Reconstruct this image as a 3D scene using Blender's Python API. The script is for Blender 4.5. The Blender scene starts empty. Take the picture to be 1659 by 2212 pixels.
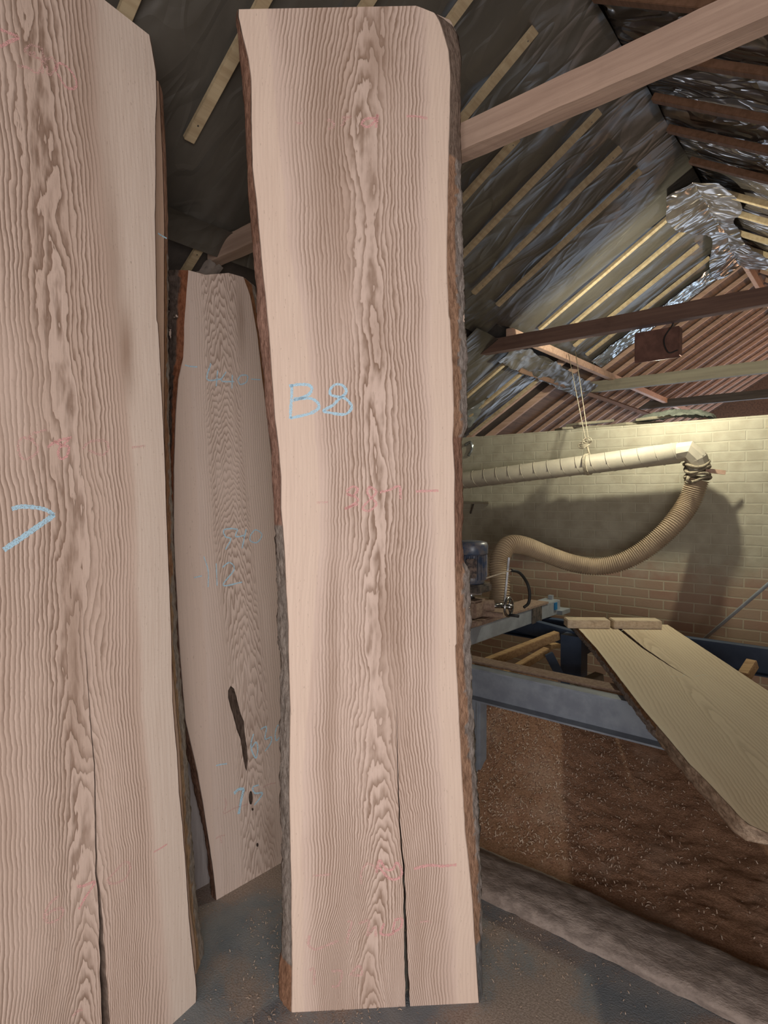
import bpy, bmesh, math, random
from mathutils import Vector, Matrix, noise
random.seed(7)
SC = bpy.context.scene
COL = SC.collection
# ------------------------------------------------------------------ camera
FPX, HC, YAW, PIT = 1285.0, 1.55, math.radians(40), -math.atan(33/1285)
cd = bpy.data.cameras.new('camera'); cam = bpy.data.objects.new('camera', cd); COL.objects.link(cam)
cam.location = (0, 0, HC); cam.rotation_euler = (math.pi/2+PIT, 0, YAW)
cd.sensor_fit = 'VERTICAL'; cd.sensor_height = 24; cd.lens = 24*FPX/2212; cd.clip_start = 0.02
SC.camera = cam
SC.view_settings.view_transform = 'Standard'; SC.view_settings.look = 'None'
SC.view_settings.gamma = 1; SC.view_settings.exposure = 0.0
XLW = -3.35
# ------------------------------------------------------------------ world + lights
w = bpy.data.worlds.new('world'); SC.world = w; w.use_nodes = True
bg = w.node_tree.nodes['Background']; bg.inputs[0].default_value = (0.75, 0.85, 1, 1); bg.inputs[1].default_value = 0.6
def area(name, loc, tgt, sx, sy, power, col, spread=180):
    l = bpy.data.lights.new(name, 'AREA'); l.shape = 'RECTANGLE'; l.size = sx; l.size_y = sy
    l.energy = power; l.color = col; l.spread = math.radians(spread)
    o = bpy.data.objects.new(name, l); COL.objects.link(o); o.location = loc
    o.rotation_euler = (Vector(tgt)-Vector(loc)).to_track_quat('-Z', 'Y').to_euler(); return o
area('daylight_through_side_door', (1.62, -1.15, 1.1), (-1.5, 1.0, 1.45), 1.5, 1.5, 80, (1, .935, .90))
area('daylight_through_front_door', (0.7, -2.78, 1.35), (-1.0, 2, 1.35), 1.3, 1.7, 40, (1, .94, .89))  # unseen second opening, added for ambient fill and to brighten the sawdust heap
area('daylight_through_far_window', (-1.0, 10.9, 1.5), (-1.2, 5, 2.6), 2.4, 1.6, 50, (.62, .78, 1))
area('far_bay_lamp_glow', (0.75, 8.3, 1.9), (-2.2, 8.3, 2.9), .5, .3, 34, (1, .62, .40))
area('daylight_through_left_window', (XLW-.02, 8.7, 1.4), (0, 8.0, 2.2), 3.2, 1.3, 60, (.70, .82, 1))  # unseen opening added to put glossy highlights on the right lining
_l = bpy.data.lights.new('flood_lamp_light', 'POINT'); _l.energy = 64; _l.color = (1, .97, .76); _l.shadow_soft_size = .035
_o = bpy.data.objects.new('flood_lamp_light', _l); COL.objects.link(_o); _o.location = (-1.15, 4.215, 2.46)

# ------------------------------------------------------------------ pixel helpers (a pixel plus a real plane gives a point)
R_ = Vector((math.cos(YAW), math.sin(YAW), 0)); F0 = Vector((-math.sin(YAW), math.cos(YAW), 0)); Z_ = Vector((0, 0, 1))
F_ = F0*math.cos(PIT)+Z_*math.sin(PIT); U_ = Z_*math.cos(PIT)-F0*math.sin(PIT); O_ = Vector((0, 0, HC))
def ray(x, y): return F_+R_*((x-829.5)/FPX)+U_*((1106-y)/FPX)
def on(x, y, ax, val):
    d = ray(x, y); return O_+d*((val-O_[ax])/d[ax])
def at(x, y, dep): return O_+ray(x, y)*dep
ZR, XR, KR = 3.6, -0.95, 0.625
def roofz(X): return ZR-KR*abs(X-XR)

# ------------------------------------------------------------------ tags
def tag(o, label, cat, group=None):
    o['label'] = label; o['category'] = cat
    if group: o['group'] = group
    return o
def thing(name, label, cat, loc=(0, 0, 0), group=None):
    o = bpy.data.objects.new(name, None); COL.objects.link(o); o.location = loc
    o.empty_display_size = .05
    return tag(o, label, cat, group)
bpy_parents = {}
def link(name, me, mat, parent=None, smooth=False, matrix=None):
    o = bpy.data.objects.new(name, me); COL.objects.link(o)
    if mat: me.materials.append(mat)
    if matrix is not None: o.matrix_world = matrix
    if parent:
        o.parent = parent
        pw = bpy_parents.get(parent.name, parent.matrix_basis if parent.parent is None else parent.matrix_basis)
        o.matrix_parent_inverse = pw.inverted()
    bpy_parents[o.name] = o.matrix_basis.copy() if parent is None else (pw @ o.matrix_parent_inverse @ o.matrix_basis)
    if smooth:
        for p in me.polygons: p.use_smooth = True
    return o
def struct(o): o['kind'] = 'structure'; return o

class MB:
    def __init__(s): s.v = []; s.f = []
    def box(s, c, size, rx=(1, 0, 0), ry=(0, 1, 0), rz=(0, 0, 1), bev=0):
        c = Vector(c); rx, ry, rz = Vector(rx), Vector(ry), Vector(rz); h = [k/2 for k in size]; n = len(s.v)
        if bev <= 0:
            for sx in (-1, 1):
                for sy in (-1, 1):
                    for sz in (-1, 1): s.v.append(c+rx*h[0]*sx+ry*h[1]*sy+rz*h[2]*sz)
            for q in ((0, 1, 3, 2), (4, 6, 7, 5), (0, 4, 5, 1), (2, 3, 7, 6), (0, 2, 6, 4), (1, 5, 7, 3)): s.f.append([n+i for i in q])
        else:
            bm = bmesh.new(); bmesh.ops.create_cube(bm, size=1)
            for v in bm.verts: v.co = Vector((v.co.x*size[0], v.co.y*size[1], v.co.z*size[2]))
            bmesh.ops.bevel(bm, geom=bm.edges[:], offset=bev, segments=2, affect='EDGES')
            bm.verts.ensure_lookup_table()
            for v in bm.verts: s.v.append(c+rx*v.co.x+ry*v.co.y+rz*v.co.z)
            for f in bm.faces: s.f.append([n+v.index for v in f.verts])
            bm.free()
        return s
    def bar(s, a, b, wd, ht, up=(0, 0, 1), bev=0):
        a, b = Vector(a), Vector(b); d = (b-a); L = d.length; d.normalize(); sd = d.cross(Vector(up)).normalized(); u = sd.cross(d)
        return s.box((a+b)/2, (L, wd, ht), d, sd, u, bev)
    def tube(s, pts, rad, n=16, cap=True):
        pts = [Vector(p) for p in pts]; N = len(pts); rads = rad if isinstance(rad, (list, tuple)) else [rad]*N
        t0 = (pts[1]-pts[0]).normalized(); x = t0.orthogonal().normalized(); base = len(s.v)
        for i, p in enumerate(pts):
            t = (pts[min(i+1, N-1)]-pts[max(i-1, 0)]).normalized(); x = (x-t*x.dot(t)).normalized(); y = t.cross(x)
            for k in range(n):
                a = 2*math.pi*k/n; s.v.append(p+(x*math.cos(a)+y*math.sin(a))*rads[i])
        for i in range(N-1):
            for k in range(n):
                a = base+i*n+k; b = base+i*n+(k+1) % n; s.f.append([a, b, b+n, a+n])
        if cap:
            s.f.append([base+k for k in range(n)][::-1]); s.f.append([base+(N-1)*n+k for k in range(n)])
        return s
    def grid(s, P, nu, nv):
        b = len(s.v)
        for j in range(nv+1):
            for i in range(nu+1): s.v.append(Vector(P(i/nu, j/nv)))
        for j in range(nv):
            for i in range(nu):
                a = b+j*(nu+1)+i; s.f.append([a, a+1, a+nu+2, a+nu+1])
        return s
    def poly_prism(s, pts, ext):
        n = len(s.v); k = len(pts); ext = Vector(ext)
        for p in pts: s.v.append(Vector(p))
        for p in pts: s.v.append(Vector(p)+ext)
        s.f.append(list(range(n, n+k))[::-1]); s.f.append(list(range(n+k, n+2*k)))
        for i in range(k): j = (i+1) % k; s.f.append([n+i, n+j, n+k+j, n+k+i])
        return s
    def mesh(s, name):
        me = bpy.data.meshes.new(name); me.from_pydata([tuple(v) for v in s.v], [], s.f); me.validate()
        bm = bmesh.new(); bm.from_mesh(me); bmesh.ops.recalc_face_normals(bm, faces=bm.faces[:]); bm.to_mesh(me); bm.free(); return me
    def build(s, name, mat, parent=None, smooth=False, matrix=None): return link(name, s.mesh(name), mat, parent, smooth, matrix)

def smooth_path(pts, n):
    out = []; P = [Vector(p) for p in pts]; P = [P[0]*2-P[1]]+P+[P[-1]*2-P[-2]]; m = len(P)-3
    for k in range(n+1):
        t = k/n*m; i = min(int(t), m-1); t -= i; a, b, c, d = P[i:i+4]
        out.append(.5*((2*b)+(c-a)*t+(2*a-5*b+4*c-d)*t*t+(3*b-a-3*c+d)*t**3))
    return out
def interp(tab, x):
    if x <= tab[0][0]: return tab[0][1]
    for (a, b), (c, d) in zip(tab, tab[1:]):
        if x <= c: return b+(d-b)*(x-a)/(c-a) if c > a else d
    return tab[-1][1]

# ------------------------------------------------------------------ node expression helper
class NT:
    def __init__(s, name):
        s.m = bpy.data.materials.new(name); s.m.use_nodes = True; s.t = s.m.node_tree; s.n = s.t.nodes; s.l = s.t.links
        s.b = s.n['Principled BSDF']; s.out = s.n['Material Output']
    def set(s, sock, v):
        if isinstance(v, E_): s.l.new(v.s, sock)
        elif isinstance(v, bpy.types.NodeSocket): s.l.new(v, sock)
        elif isinstance(v, (tuple, list)) and len(v) == 3 and sock.type == 'RGBA': sock.default_value = (*v, 1)
        else: sock.default_value = v
    def math(s, op, *a):
        n = s.n.new('ShaderNodeMath'); n.operation = op
        for i, x in enumerate(a): s.set(n.inputs[i], x)
        return E_(s, n.outputs[0])
    def coord(s, kind='Object'):
        n = s.n.new('ShaderNodeTexCoord'); sp = s.n.new('ShaderNodeSeparateXYZ'); s.l.new(n.outputs[kind], sp.inputs[0])
        return [E_(s, sp.outputs[i]) for i in range(3)]
    def vec(s, x, y, z):
        n = s.n.new('ShaderNodeCombineXYZ')
        for i, v in enumerate((x, y, z)): s.set(n.inputs[i], v)
        return n.outputs[0]
    def noise(s, v, scale=1, detail=3, rough=.5, dist=0, lac=2):
        n = s.n.new('ShaderNodeTexNoise'); s.l.new(v, n.inputs['Vector']); n.inputs['Scale'].default_value = scale
        n.inputs['Detail'].default_value = detail; n.inputs['Roughness'].default_value = rough; n.inputs['Distortion'].default_value = dist
        return E_(s, n.outputs[0])
    def ramp(s, f, stops, interp='LINEAR'):
        n = s.n.new('ShaderNodeValToRGB'); n.color_ramp.interpolation = interp; e = n.color_ramp.elements
        while len(e) < len(stops): e.new(.5)
        for i, (p, c) in enumerate(stops):
            e[i].position = p; e[i].color = (*c, 1) if isinstance(c, (tuple, list)) else (c, c, c, 1)
        s.set(n.inputs[0], f); return E_(s, n.outputs[0])
    def mix(s, f, a, b, mode='MIX'):
        n = s.n.new('ShaderNodeMix'); n.data_type = 'RGBA'; n.blend_type = mode
        s.set(n.inputs[0], f); s.set(n.inputs[6], a); s.set(n.inputs[7], b); return E_(s, n.outputs[2])
    def curve(s, x, tab, lo, hi):
        n = s.n.new('ShaderNodeFloatCurve'); c = n.mapping.curves[0]
        pts = [(p, (q-lo)/(hi-lo)) for p, q in tab]
        while len(c.points) < len(pts): c.points.new(.5, .5)
        for i, (p, q) in enumerate(pts): c.points[i].location = (p, q)
        n.mapping.update(); s.set(n.inputs['Value'], x); return E_(s, n.outputs[0])*(hi-lo)+lo
    def smooth(s, x, a, b):
        n = s.n.new('ShaderNodeMapRange'); n.interpolation_type = 'SMOOTHSTEP'; s.set(n.inputs[0], x); s.set(n.inputs[1], a); s.set(n.inputs[2], b)
        return E_(s, n.outputs[0])
    def bump(s, h, strength=.5, dist=.01):
        n = s.n.new('ShaderNodeBump'); s.set(n.inputs['Height'], h); n.inputs['Strength'].default_value = strength; n.inputs['Distance'].default_value = dist
        s.l.new(n.outputs[0], s.b.inputs['Normal']); return n
    def fin(s, col, rough=.7, metal=0, spec=.3):
        s.set(s.b.inputs['Base Color'], col); s.set(s.b.inputs['Roughness'], rough); s.b.inputs['Metallic'].default_value = metal
        s.b.inputs['Specular IOR Level'].default_value = spec; return s.m
class E_:
    def __init__(s, nt, sock): s.nt = nt; s.s = sock
    def __add__(s, o): return s.nt.math('ADD', s, o)
    def __radd__(s, o): return s.nt.math('ADD', s, o)
    def __sub__(s, o): return s.nt.math('SUBTRACT', s, o)
    def __rsub__(s, o): return s.nt.math('SUBTRACT', o, s)
    def __mul__(s, o): return s.nt.math('MULTIPLY', s, o)
    __rmul__ = __mul__
    def __truediv__(s, o): return s.nt.math('DIVIDE', s, o)

def flat_mat(name, c1, c2=None, rough=.7, metal=0, scale=12, bump=.0, spec=.3, stretch=(1, 1, 1), detail=5):
    t = NT(name); x, y, z = t.coord(); v = t.vec(x*stretch[0], y*stretch[1], z*stretch[2])
    n = t.noise(v, scale, detail, .6)
    c = t.mix(t.smooth(n, .35, .65), c1, c2 or tuple(k*.7 for k in c1))
    if bump: t.bump(t.noise(v, scale*4, 4, .6), bump, .004)
    return t.fin(c, rough, metal, spec)

# ------------------------------------------------------------------ wood of the slabs
def slab_wood(name, L, spacing, uc, G, sapl, sapr, w0, namp, seed, light, mid, dark, sapc, scallop=0.0, contrast=1.0, tint=None, streak=.5, ripple=0):
    t = NT(name); x, y, z = t.coord(); vn = z/L
    UC = t.curve(vn, uc, -.2, 1.0); GG = t.curve(vn, G, 0, 60 if ripple else 24)
    SL = t.curve(vn, sapl, -.2, 1.0); SR = t.curve(vn, sapr, -.2, 1.0)
    wA = (t.noise(t.vec(x*1.2, seed, z*1.1), 1, 2, .5)-.5)*.05
    wB = (t.noise(t.vec(x*6, seed+3.3, z*9), 1, 3, .6)-.5)*.016
    wC = (t.noise(t.vec(x*25, seed+5.1, z*42), 1, 2, .6)-.5)*.0035
    xx = x+wA+wB+wC
    du = xx-UC
    a = t.math('SQRT', du*du+.0028)
    wd = t.math('EXPONENT', (du*du)*(-1/(w0*w0)))
    n1 = t.noise(t.vec(x*11, seed+9, z*2.6), 1, 2, .55)-.5
    n2 = t.noise(t.vec(x*19+n1*.8, seed+12, z*5), 1, 3.5, .68)-.5
    n3 = t.noise(t.vec(x*60, seed+15, z*5), 1, 2, .5)-.5
    F = a/spacing - wd*GG + wd*(n1*namp+n2*(namp*.75)+n3*scallop) + (t.noise(t.vec(x*3, seed+20, z*1.3), 1, 2, .5)-.5)*2.2
    st = [(0, .2), (.05, 1), (.20, .82), (.42, .42), (.66, .08), (.9, 0), (1, .2)]
    if ripple:
        n4 = t.noise(t.vec(x*30, seed+61, z*4), 1, 2, .6)-.5
        Fc = a/ripple-GG+n4*5+n2*1.1+n1*1.6
        Fs = a/spacing+(t.noise(t.vec(x*3, seed+20, z*1.3), 1, 2, .5)-.5)*3
        sepn = t.mix(t.smooth(wd, .22, .55), t.ramp(t.math('FRACT', Fs), st)*.45, t.ramp(t.math('FRACT', Fc), st))
    else: sepn = t.ramp(t.math('FRACT', F), st)
    # dark ring lines fade out in the sapwood
    ed = t.smooth(xx, SL, SL+.05)*(1-t.smooth(xx, SR-.05, SR))
    vary = t.smooth(t.noise(t.vec(x*7, seed+31, z*1.7), 1, 3, .6), .22, .62)
    lnk = sepn*(ed*.9+.10)*(vary*.6+.4)*contrast
    heart = t.smooth(xx, SL-.006, SL+.004)*(1-t.smooth(xx, SR-.02, SR+.01))
    fib = t.noise(t.vec(x*210, seed, z*5), 1, 3, .65)
    blot = t.noise(t.vec(x*9, seed+40, z*.8), 1, 4, .6)
    base = t.mix(heart, sapc, light)
    base = t.mix(t.smooth(blot, .5, .78)*heart*streak, base, mid)
    base = t.mix(t.smooth(fib, .35, .75)*.30, base, mid)
    band = t.noise(t.vec(F*.22, seed+50, z*.4), 1, 1, .5)
    base = t.mix(t.smooth(band, .5, .7)*heart*.35*contrast, base, mid)
    if tint:
        for (u0, v0, su, sv, amt) in tint:
            gx = (xx-u0)/su; gz = (z-v0)/sv
            g = t.math('EXPONENT', (gx*gx+gz*gz)*-1)
            base = t.mix(g*amt*(blot*1.4+.6), base, t.mix(.5, mid, dark))
    col = t.mix(t.math('MINIMUM', lnk, 1), base, dark)
    pore = t.noise(t.vec(x*260, seed+8, z*60), 1, 2, .5)
    col = t.mix(t.smooth(pore, .68, .74)*.35, col, dark)
    h = lnk*-.8+fib*.18+t.noise(t.vec(x*30, seed, z*160), 1, 2, .5)*.16
    t.bump(h, .5, .004)
    return t.fin(col, .62, 0, .25)

bark_m = NT('bark'); _a = bark_m.n.new('ShaderNodeAttribute'); _a.attribute_name = 'col'
_x, _y, _z = bark_m.coord()
_n = bark_m.noise(bark_m.vec(_x*1.0, _y, _z*.45), 90, 5, .65)
_c = bark_m.mix(bark_m.smooth(_n, .42, .62)*.55, _a.outputs[0], bark_m.mix(1.0, _a.outputs[0], (.35, .30, .27), 'MULTIPLY'))
bark_m.bump(bark_m.noise(bark_m.vec(_x, _y, _z*.4), 60, 5, .7), .9, .008)
BARK = bark_m.fin(_c, .9, 0, .1)

def chalk_mat(name, col, cover):
    t = NT(name); x, y, z = t.coord(); t.fin(col, .95, 0, .05)
    n = t.noise(t.vec(x*1.0, y, z), 420, 3, .7)
    m = t.smooth(n, .62-cover*.35, .80-cover*.35)
    tr = t.n.new('ShaderNodeBsdfTransparent'); mx = t.n.new('ShaderNodeMixShader')
    t.set(mx.inputs[0], m); t.l.new(tr.outputs[0], mx.inputs[1]); t.l.new(t.b.outputs[0], mx.inputs[2]); t.l.new(mx.outputs[0], t.out.inputs[0])
    return t.m
CH_B = chalk_mat('blue_chalk', (.50, .74, .90), .85)
CH_P = chalk_mat('pink_chalk', (.84, .45, .44), .66)
CH_PF = chalk_mat('faint_pink_chalk', (.82, .50, .47), .50)

class Slab:
    """frame: x across the face, y into the board, z along it"""
    def __init__(s, name, label, O, U, V, T):
        s.U = Vector(U).normalized(); V = Vector(V); s.V = (V-s.U*V.dot(s.U)).normalized(); s.B = s.V.cross(s.U).normalized()
        s.O = Vector(O); s.T = T; M = Matrix((s.U, s.B, s.V)).transposed().to_4x4(); M.translation = s.O; s.M = M
        s.name = name
        s.root = thing(name, label, 'wood slab', (0, 0, 0)); s.root.matrix_world = M; s.root.matrix_basis = M
        bpy_parents[s.root.name] = M.copy()
    def px(s, x, y, off=0):
        d = ray(x, y); p0 = s.O+s.B*off; t = (p0-O_).dot(s.B)/d.dot(s.B); q = O_+d*t-s.O
        return q.dot(s.U), q.dot(s.V)
    def tab(s, pts, off=0):
        r = [s.px(x, y, off) for x, y in pts]; r = sorted([(v, u) for u, v in r]); return r
    def build(s, mat, Lf, Rf, Lo, Ro, vtop, vbot=None, crack=None, rows=300, colL=None, colR=None, wob=.0015, bulge=.006):
        """Lf,Rf: tables (v,u) of the face edges; Lo,Ro of the outer edges; vtop,vbot: functions of u"""
        T = s.T; vbot = vbot or (lambda u: 0.0); sd = hash(s.name) % 7
        def prof(r):
            um = (interp(Lf, r*vtop(0))+interp(Rf, r*vtop(0)))/2; v = vbot(um)+(vtop(um)-vbot(um))*r
            def nz(k, a): return a*noise.noise(Vector((v*9, k, sum(map(ord, s.name[:3]))*.1)))+a*.5*noise.noise(Vector((v*31, k+4, 1)))
            return v, interp(Lf, v)+nz(1, wob), interp(Rf, v)+nz(2, wob), interp(Lo, v)+nz(3, wob*2), interp(Ro, v)+nz(4, wob*2)
        P = [prof(i/rows) for i in range(rows+1)]
        def sheet(fa, fb, fab, fbb, nc):
            verts = []; faces = []
            for i, p in enumerate(P):
                r = i/rows; a, b = fa(p), fb(p); ab, bb = fab(p), fbb(p)
                def pt(u, y): return (u, y, vbot(u)+(vtop(u)-vbot(u))*r)
                row = [pt(a+(b-a)*k/nc, 0) for k in range(nc+1)]+[pt(bb, T), pt(ab, T)]
                verts += row
            m = nc+3
            for i in range(rows):
                for k in range(m): a = i*m+k; b = i*m+(k+1) % m; faces.append((a, b, b+m, a+m))
            faces.append(tuple(range(m))[::-1]); faces.append(tuple(rows*m+k for k in range(m)))
            return verts, faces
        outs = []; walls = []
        if crack:
            ck = lambda p: interp(crack[0], p[0])+.002*noise.noise(Vector((p[0]*22, 3, 3)))
            cw = lambda p: max(0, interp(crack[1], p[0]))/2
            outs.append(sheet(lambda p: p[1], lambda p: ck(p)-cw(p), lambda p: p[3]+.003, lambda p: ck(p)-cw(p), 12))
            outs.append(sheet(lambda p: ck(p)+cw(p), lambda p: p[2], lambda p: ck(p)+cw(p), lambda p: p[4]-.003, 8))
        else: outs.append(sheet(lambda p: p[1], lambda p: p[2], lambda p: p[3]+.003, lambda p: p[4]-.003, 14))
        V, Fc = [], []
        for q_, (v, f) in enumerate(outs):
            n = len(V); m_ = (12, 8)[q_]+3 if crack else 17; kk = (m_-3) if q_ == 0 else m_-1
            if crack: walls += [len(Fc)+i*m_+kk for i in range(rows)]
            V += v; Fc += [tuple(n+i for i in q) for q in f]
        me = bpy.data.meshes.new('board'); me.from_pydata(V, [], Fc)
        bm = bmesh.new(); bm.from_mesh(me); bmesh.ops.recalc_face_normals(bm, faces=bm.faces[:]); bm.to_mesh(me); bm.free()
        s.board = link('board', me, mat, s.root, matrix=s.M)
        if walls:
            me.materials.append(M['crack'])
            for i in walls: me.polygons[i].material_index = 1; bpy_parents[s.board.name] = s.M
        for side, fi, oi, cf in ((-1, 1, 3, colL), (1, 2, 4, colR)):
            if cf is None: continue
            vs, fs, cs = [], [], []; nc = 9
            for i, p in enumerate(P):
                r = i/rows; v = p[0]
                for k in range(nc+1):
                    tt = k/nc; c, rg = cf(tt, v)
                    u = p[fi]+(p[oi]-p[fi])*tt+side*(bulge*math.sin(math.pi*min(1, tt*.9+.1))+.0012)
                    q = Vector((tt*5, v*22, 1.7*side)); nn = noise.noise(q)*.6+noise.noise(q*2.7)*.4+noise.noise(q*6)*.25
                    u += side*rg*nn*.010*min(1, tt*3+.08)
                    y = T*tt*(.98)+(.0007 if k == 0 else .002)+rg*.003*noise.noise(q*3+Vector((9, 9, 9)))*(k > 0)
                    uu = p[fi]; vv = vbot(uu)+(vtop(uu)-vbot(uu))*r
                    vs.append((u, y, vv)); g = 1+.35*noise.noise(Vector((tt*8, v*30, 4)))
                    cs.append((c[0]*g, c[1]*g, c[2]*g, 1))
                # back return
                vs.append((p[oi]-side*.02, T+.001, vs[-1][2])); cs.append(cs[-1])
            m = nc+2
            for i in range(rows):
                for k in range(m-1): a = i*m+k; fs.append((a, a+1, a+m+1, a+m) if side > 0 else (a, a+m, a+m+1, a+1))
            me = bpy.data.meshes.new('bark'); me.from_pydata(vs, [], fs); ca = me.color_attributes.new('col', 'FLOAT_COLOR', 'POINT')
            for i, c in enumerate(cs): ca.data[i].color = c
            link('bark', me, BARK, s.root, True, s.M)
        return s
    def chalk(s, strokes, mat, wpx=4, orig=(0, 0), sc=1.0, lab=None):
        """each stroke a polyline; one ribbon mesh per written mark"""
        mb = MB()
        for st in strokes:
            wp = wpx
            if isinstance(st[0], (int, float)): wp = st[0]; st = st[1:]
            pts = [s.px(orig[0]+a/sc, orig[1]+b/sc) for a, b in st]
            pp = smooth_path([(a, -.0007, b) for a, b in pts], max(6, len(pts)*7)) if len(pts) > 2 else [Vector((pts[0][0]+(pts[1][0]-pts[0][0])*k/8, -.0007, pts[0][1]+(pts[1][1]-pts[0][1])*k/8)) for k in range(9)]
            hw = wp/2*.0019
            n = len(mb.v)
            for i, p in enumerate(pp):
                d = pp[min(i+1, len(pp)-1)]-pp[max(i-1, 0)]; d.y = 0; d.normalize(); q = Vector((-d.z, 0, d.x))
                ww = hw*(.8+.4*random.random()); mb.v += [p-q*ww, p+q*ww]
            for i in range(len(pp)-1): a = n+2*i; mb.f.append([a, a+1, a+3, a+2])
        me = bpy.data.meshes.new('chalk_mark'); me.from_pydata([tuple(v) for v in mb.v], [], mb.f)
        o = link('chalk_mark', me, mat, s.board, matrix=s.M)
        if lab: o['label'] = lab
        return o

# ------------------------------------------------------------------ generic materials
def timber(name, c1, c2, scale=1, rough=.8, axis='X', bump=.4):
    t = NT(name); x, y, z = t.coord('Object'); g = t.coord('Object')
    k = {'X': (2, 40, 40), 'Y': (40, 2, 40), 'Z': (40, 40, 2)}[axis]
    n = t.noise(t.vec(x*k[0], y*k[1], z*k[2]), scale, 4, .6); b = t.noise(t.vec(x, y, z), 5*scale, 4, .6)
    c = t.mix(t.smooth(n, .35, .7), c1, c2); c = t.mix(t.smooth(b, .55, .75)*.5, c, tuple(q*.6 for q in c2))
    t.bump(n+b*.6, bump, .004); return t.fin(c, rough, 0, .2)
M = {}
M['beam_pink'] = timber('pink_dusty_beam', (.50, .355, .275), (.38, .26, .20), .55, bump=.9)
M['beam_brown'] = timber('brown_beam', (.20, .12, .09), (.15, .09, .07))
M['beam_grey'] = timber('grey_beam', (.30, .27, .2), (.24, .21, .16))
M['beam_dark'] = timber('dark_beam', (.13, .11, .09), (.09, .075, .06))
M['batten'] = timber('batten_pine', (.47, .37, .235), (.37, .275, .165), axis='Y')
M['batten_brown'] = timber('batten_brown', (.24, .13, .08), (.18, .095, .055), axis='Y')  # darker batten wood: shade away from the lamp put into the colour
M['rafter'] = timber('rafter_pine', (.62, .42, .32), (.5, .32, .23))
M['boards'] = timber('roof_boards', (.21, .125, .08), (.13, .085, .06), axis='Y')
M['offcut'] = timber('offcut', (.50, .33, .17), (.36, .22, .11), 2)
M['steel_blue'] = flat_mat('blue_grey_painted_steel', (.24, .27, .31), (.17, .19, .23), .45, .0, 8, .1, .5)
M['steel_navy'] = flat_mat('navy_painted_steel', (.045, .07, .12), (.03, .05, .09), .45, 0, 8, .1, .5)
M['steel_light'] = flat_mat('pale_grey_painted_steel', (.33, .36, .39), (.25, .27, .29), .45, 0, 10, .1, .5)
M['iron'] = flat_mat('dark_dusty_iron', (.07, .065, .06), (.17, .14, .12), .55, .3, 30, .3)
M['chrome'] = flat_mat('worn_steel', (.45, .47, .5), (.3, .3, .3), .25, 1, 20)
M['motor_blue'] = flat_mat('motor_blue_paint', (.06, .085, .14), (.16, .15, .16), .35, 0, 25, .1, .6)
M['dust'] = flat_mat('caked_sawdust', (.33, .24, .18), (.24, .16, .12), .95, 0, 60, .8)
M['cake'] = flat_mat('dust_caked_grille', (.24, .18, .15), (.07, .06, .06), .95, 0, 45, 1)
M['pipe'] = flat_mat('dusty_spiral_duct', (.47, .42, .33), (.40, .36, .29), .6, .1, 7, .25)
M['hose'] = flat_mat('dusty_corrugated_hose', (.46, .36, .25), (.38, .29, .2), .55, 0, 9, .2)
M['rag'] = flat_mat('dusty_cloth', (.32, .27, .19), (.2, .165, .12), .95, 0, 40, .9)
M['rope'] = flat_mat('rope', (.62, .55, .42), (.48, .41, .3), .9, 0, 90, .6)
M['black'] = flat_mat('black_rubber', (.02, .02, .02), (.03, .03, .03), .6)
M['lampbox'] = flat_mat('rusty_brown_sheet', (.20, .10, .075), (.13, .065, .05), .75, .0, 14, .3)
M['grey_stuff'] = flat_mat('grey_green_insulation', (.16, .17, .14), (.10, .11, .09), .95, 0, 30, 1)
M['plaster'] = flat_mat('dusty_wall', (.30, .26, .22), (.24, .2, .17), .9, 0, 5, .4)
_t = NT('lamp_lens'); _t.fin((1, 1, 1), .3); _t.b.inputs['Emission Color'].default_value = (1, .95, .65, 1); _t.b.inputs['Emission Strength'].default_value = 12; M['lens'] = _t.m

def membrane_mat(name, c, rough, metal, cr, fine=0.0):
    t = NT(name); x, y, z = t.coord()
    n1 = t.noise(t.vec(x*.9, y*2.2, z), 1.5, 2, .45, .6); n2 = t.noise(t.vec(x*.8+y*.3, y*1.7-x*.4, z), 3.2, 1, .4, .9)
    n3 = t.noise(t.vec(x*.5-y*.5, y*1.6+x*.2, z+4), 4.3, 1, .4, .7)
    def rid(n, k): return t.math('MAXIMUM', 1-t.math('ABSOLUTE', n-.5)*k, 0)
    h = n1*1.6+rid(n2, 9)*.22*cr+rid(n3, 12)*.16*cr+t.noise(t.vec(x, y, z), 9, 2)*.10*(1+fine)
    t.bump(h, .8, .05)
    col = t.mix(t.smooth(t.noise(t.vec(x, y, z), 3, 4), .35, .7), c, tuple(k*.78 for k in c))
    return t.fin(col, rough, metal, .5)
M['crack'] = flat_mat('raw_split_wood', (.26, .19, .15), (.16, .11, .085), .9, 0, 30, .4)  # crack walls plain and darker than the face, without grain
M['membrane'] = membrane_mat('grey_roof_membrane', (.10, .089, .074), .46, .10, .35)
M['membrane_shiny'] = membrane_mat('shiny_crumpled_membrane', (.20, .17, .15), .24, .6, 1.3)
M['plastic'] = membrane_mat('clear_grey_plastic', (.36, .38, .38), .18, .55, 1.2)

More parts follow.
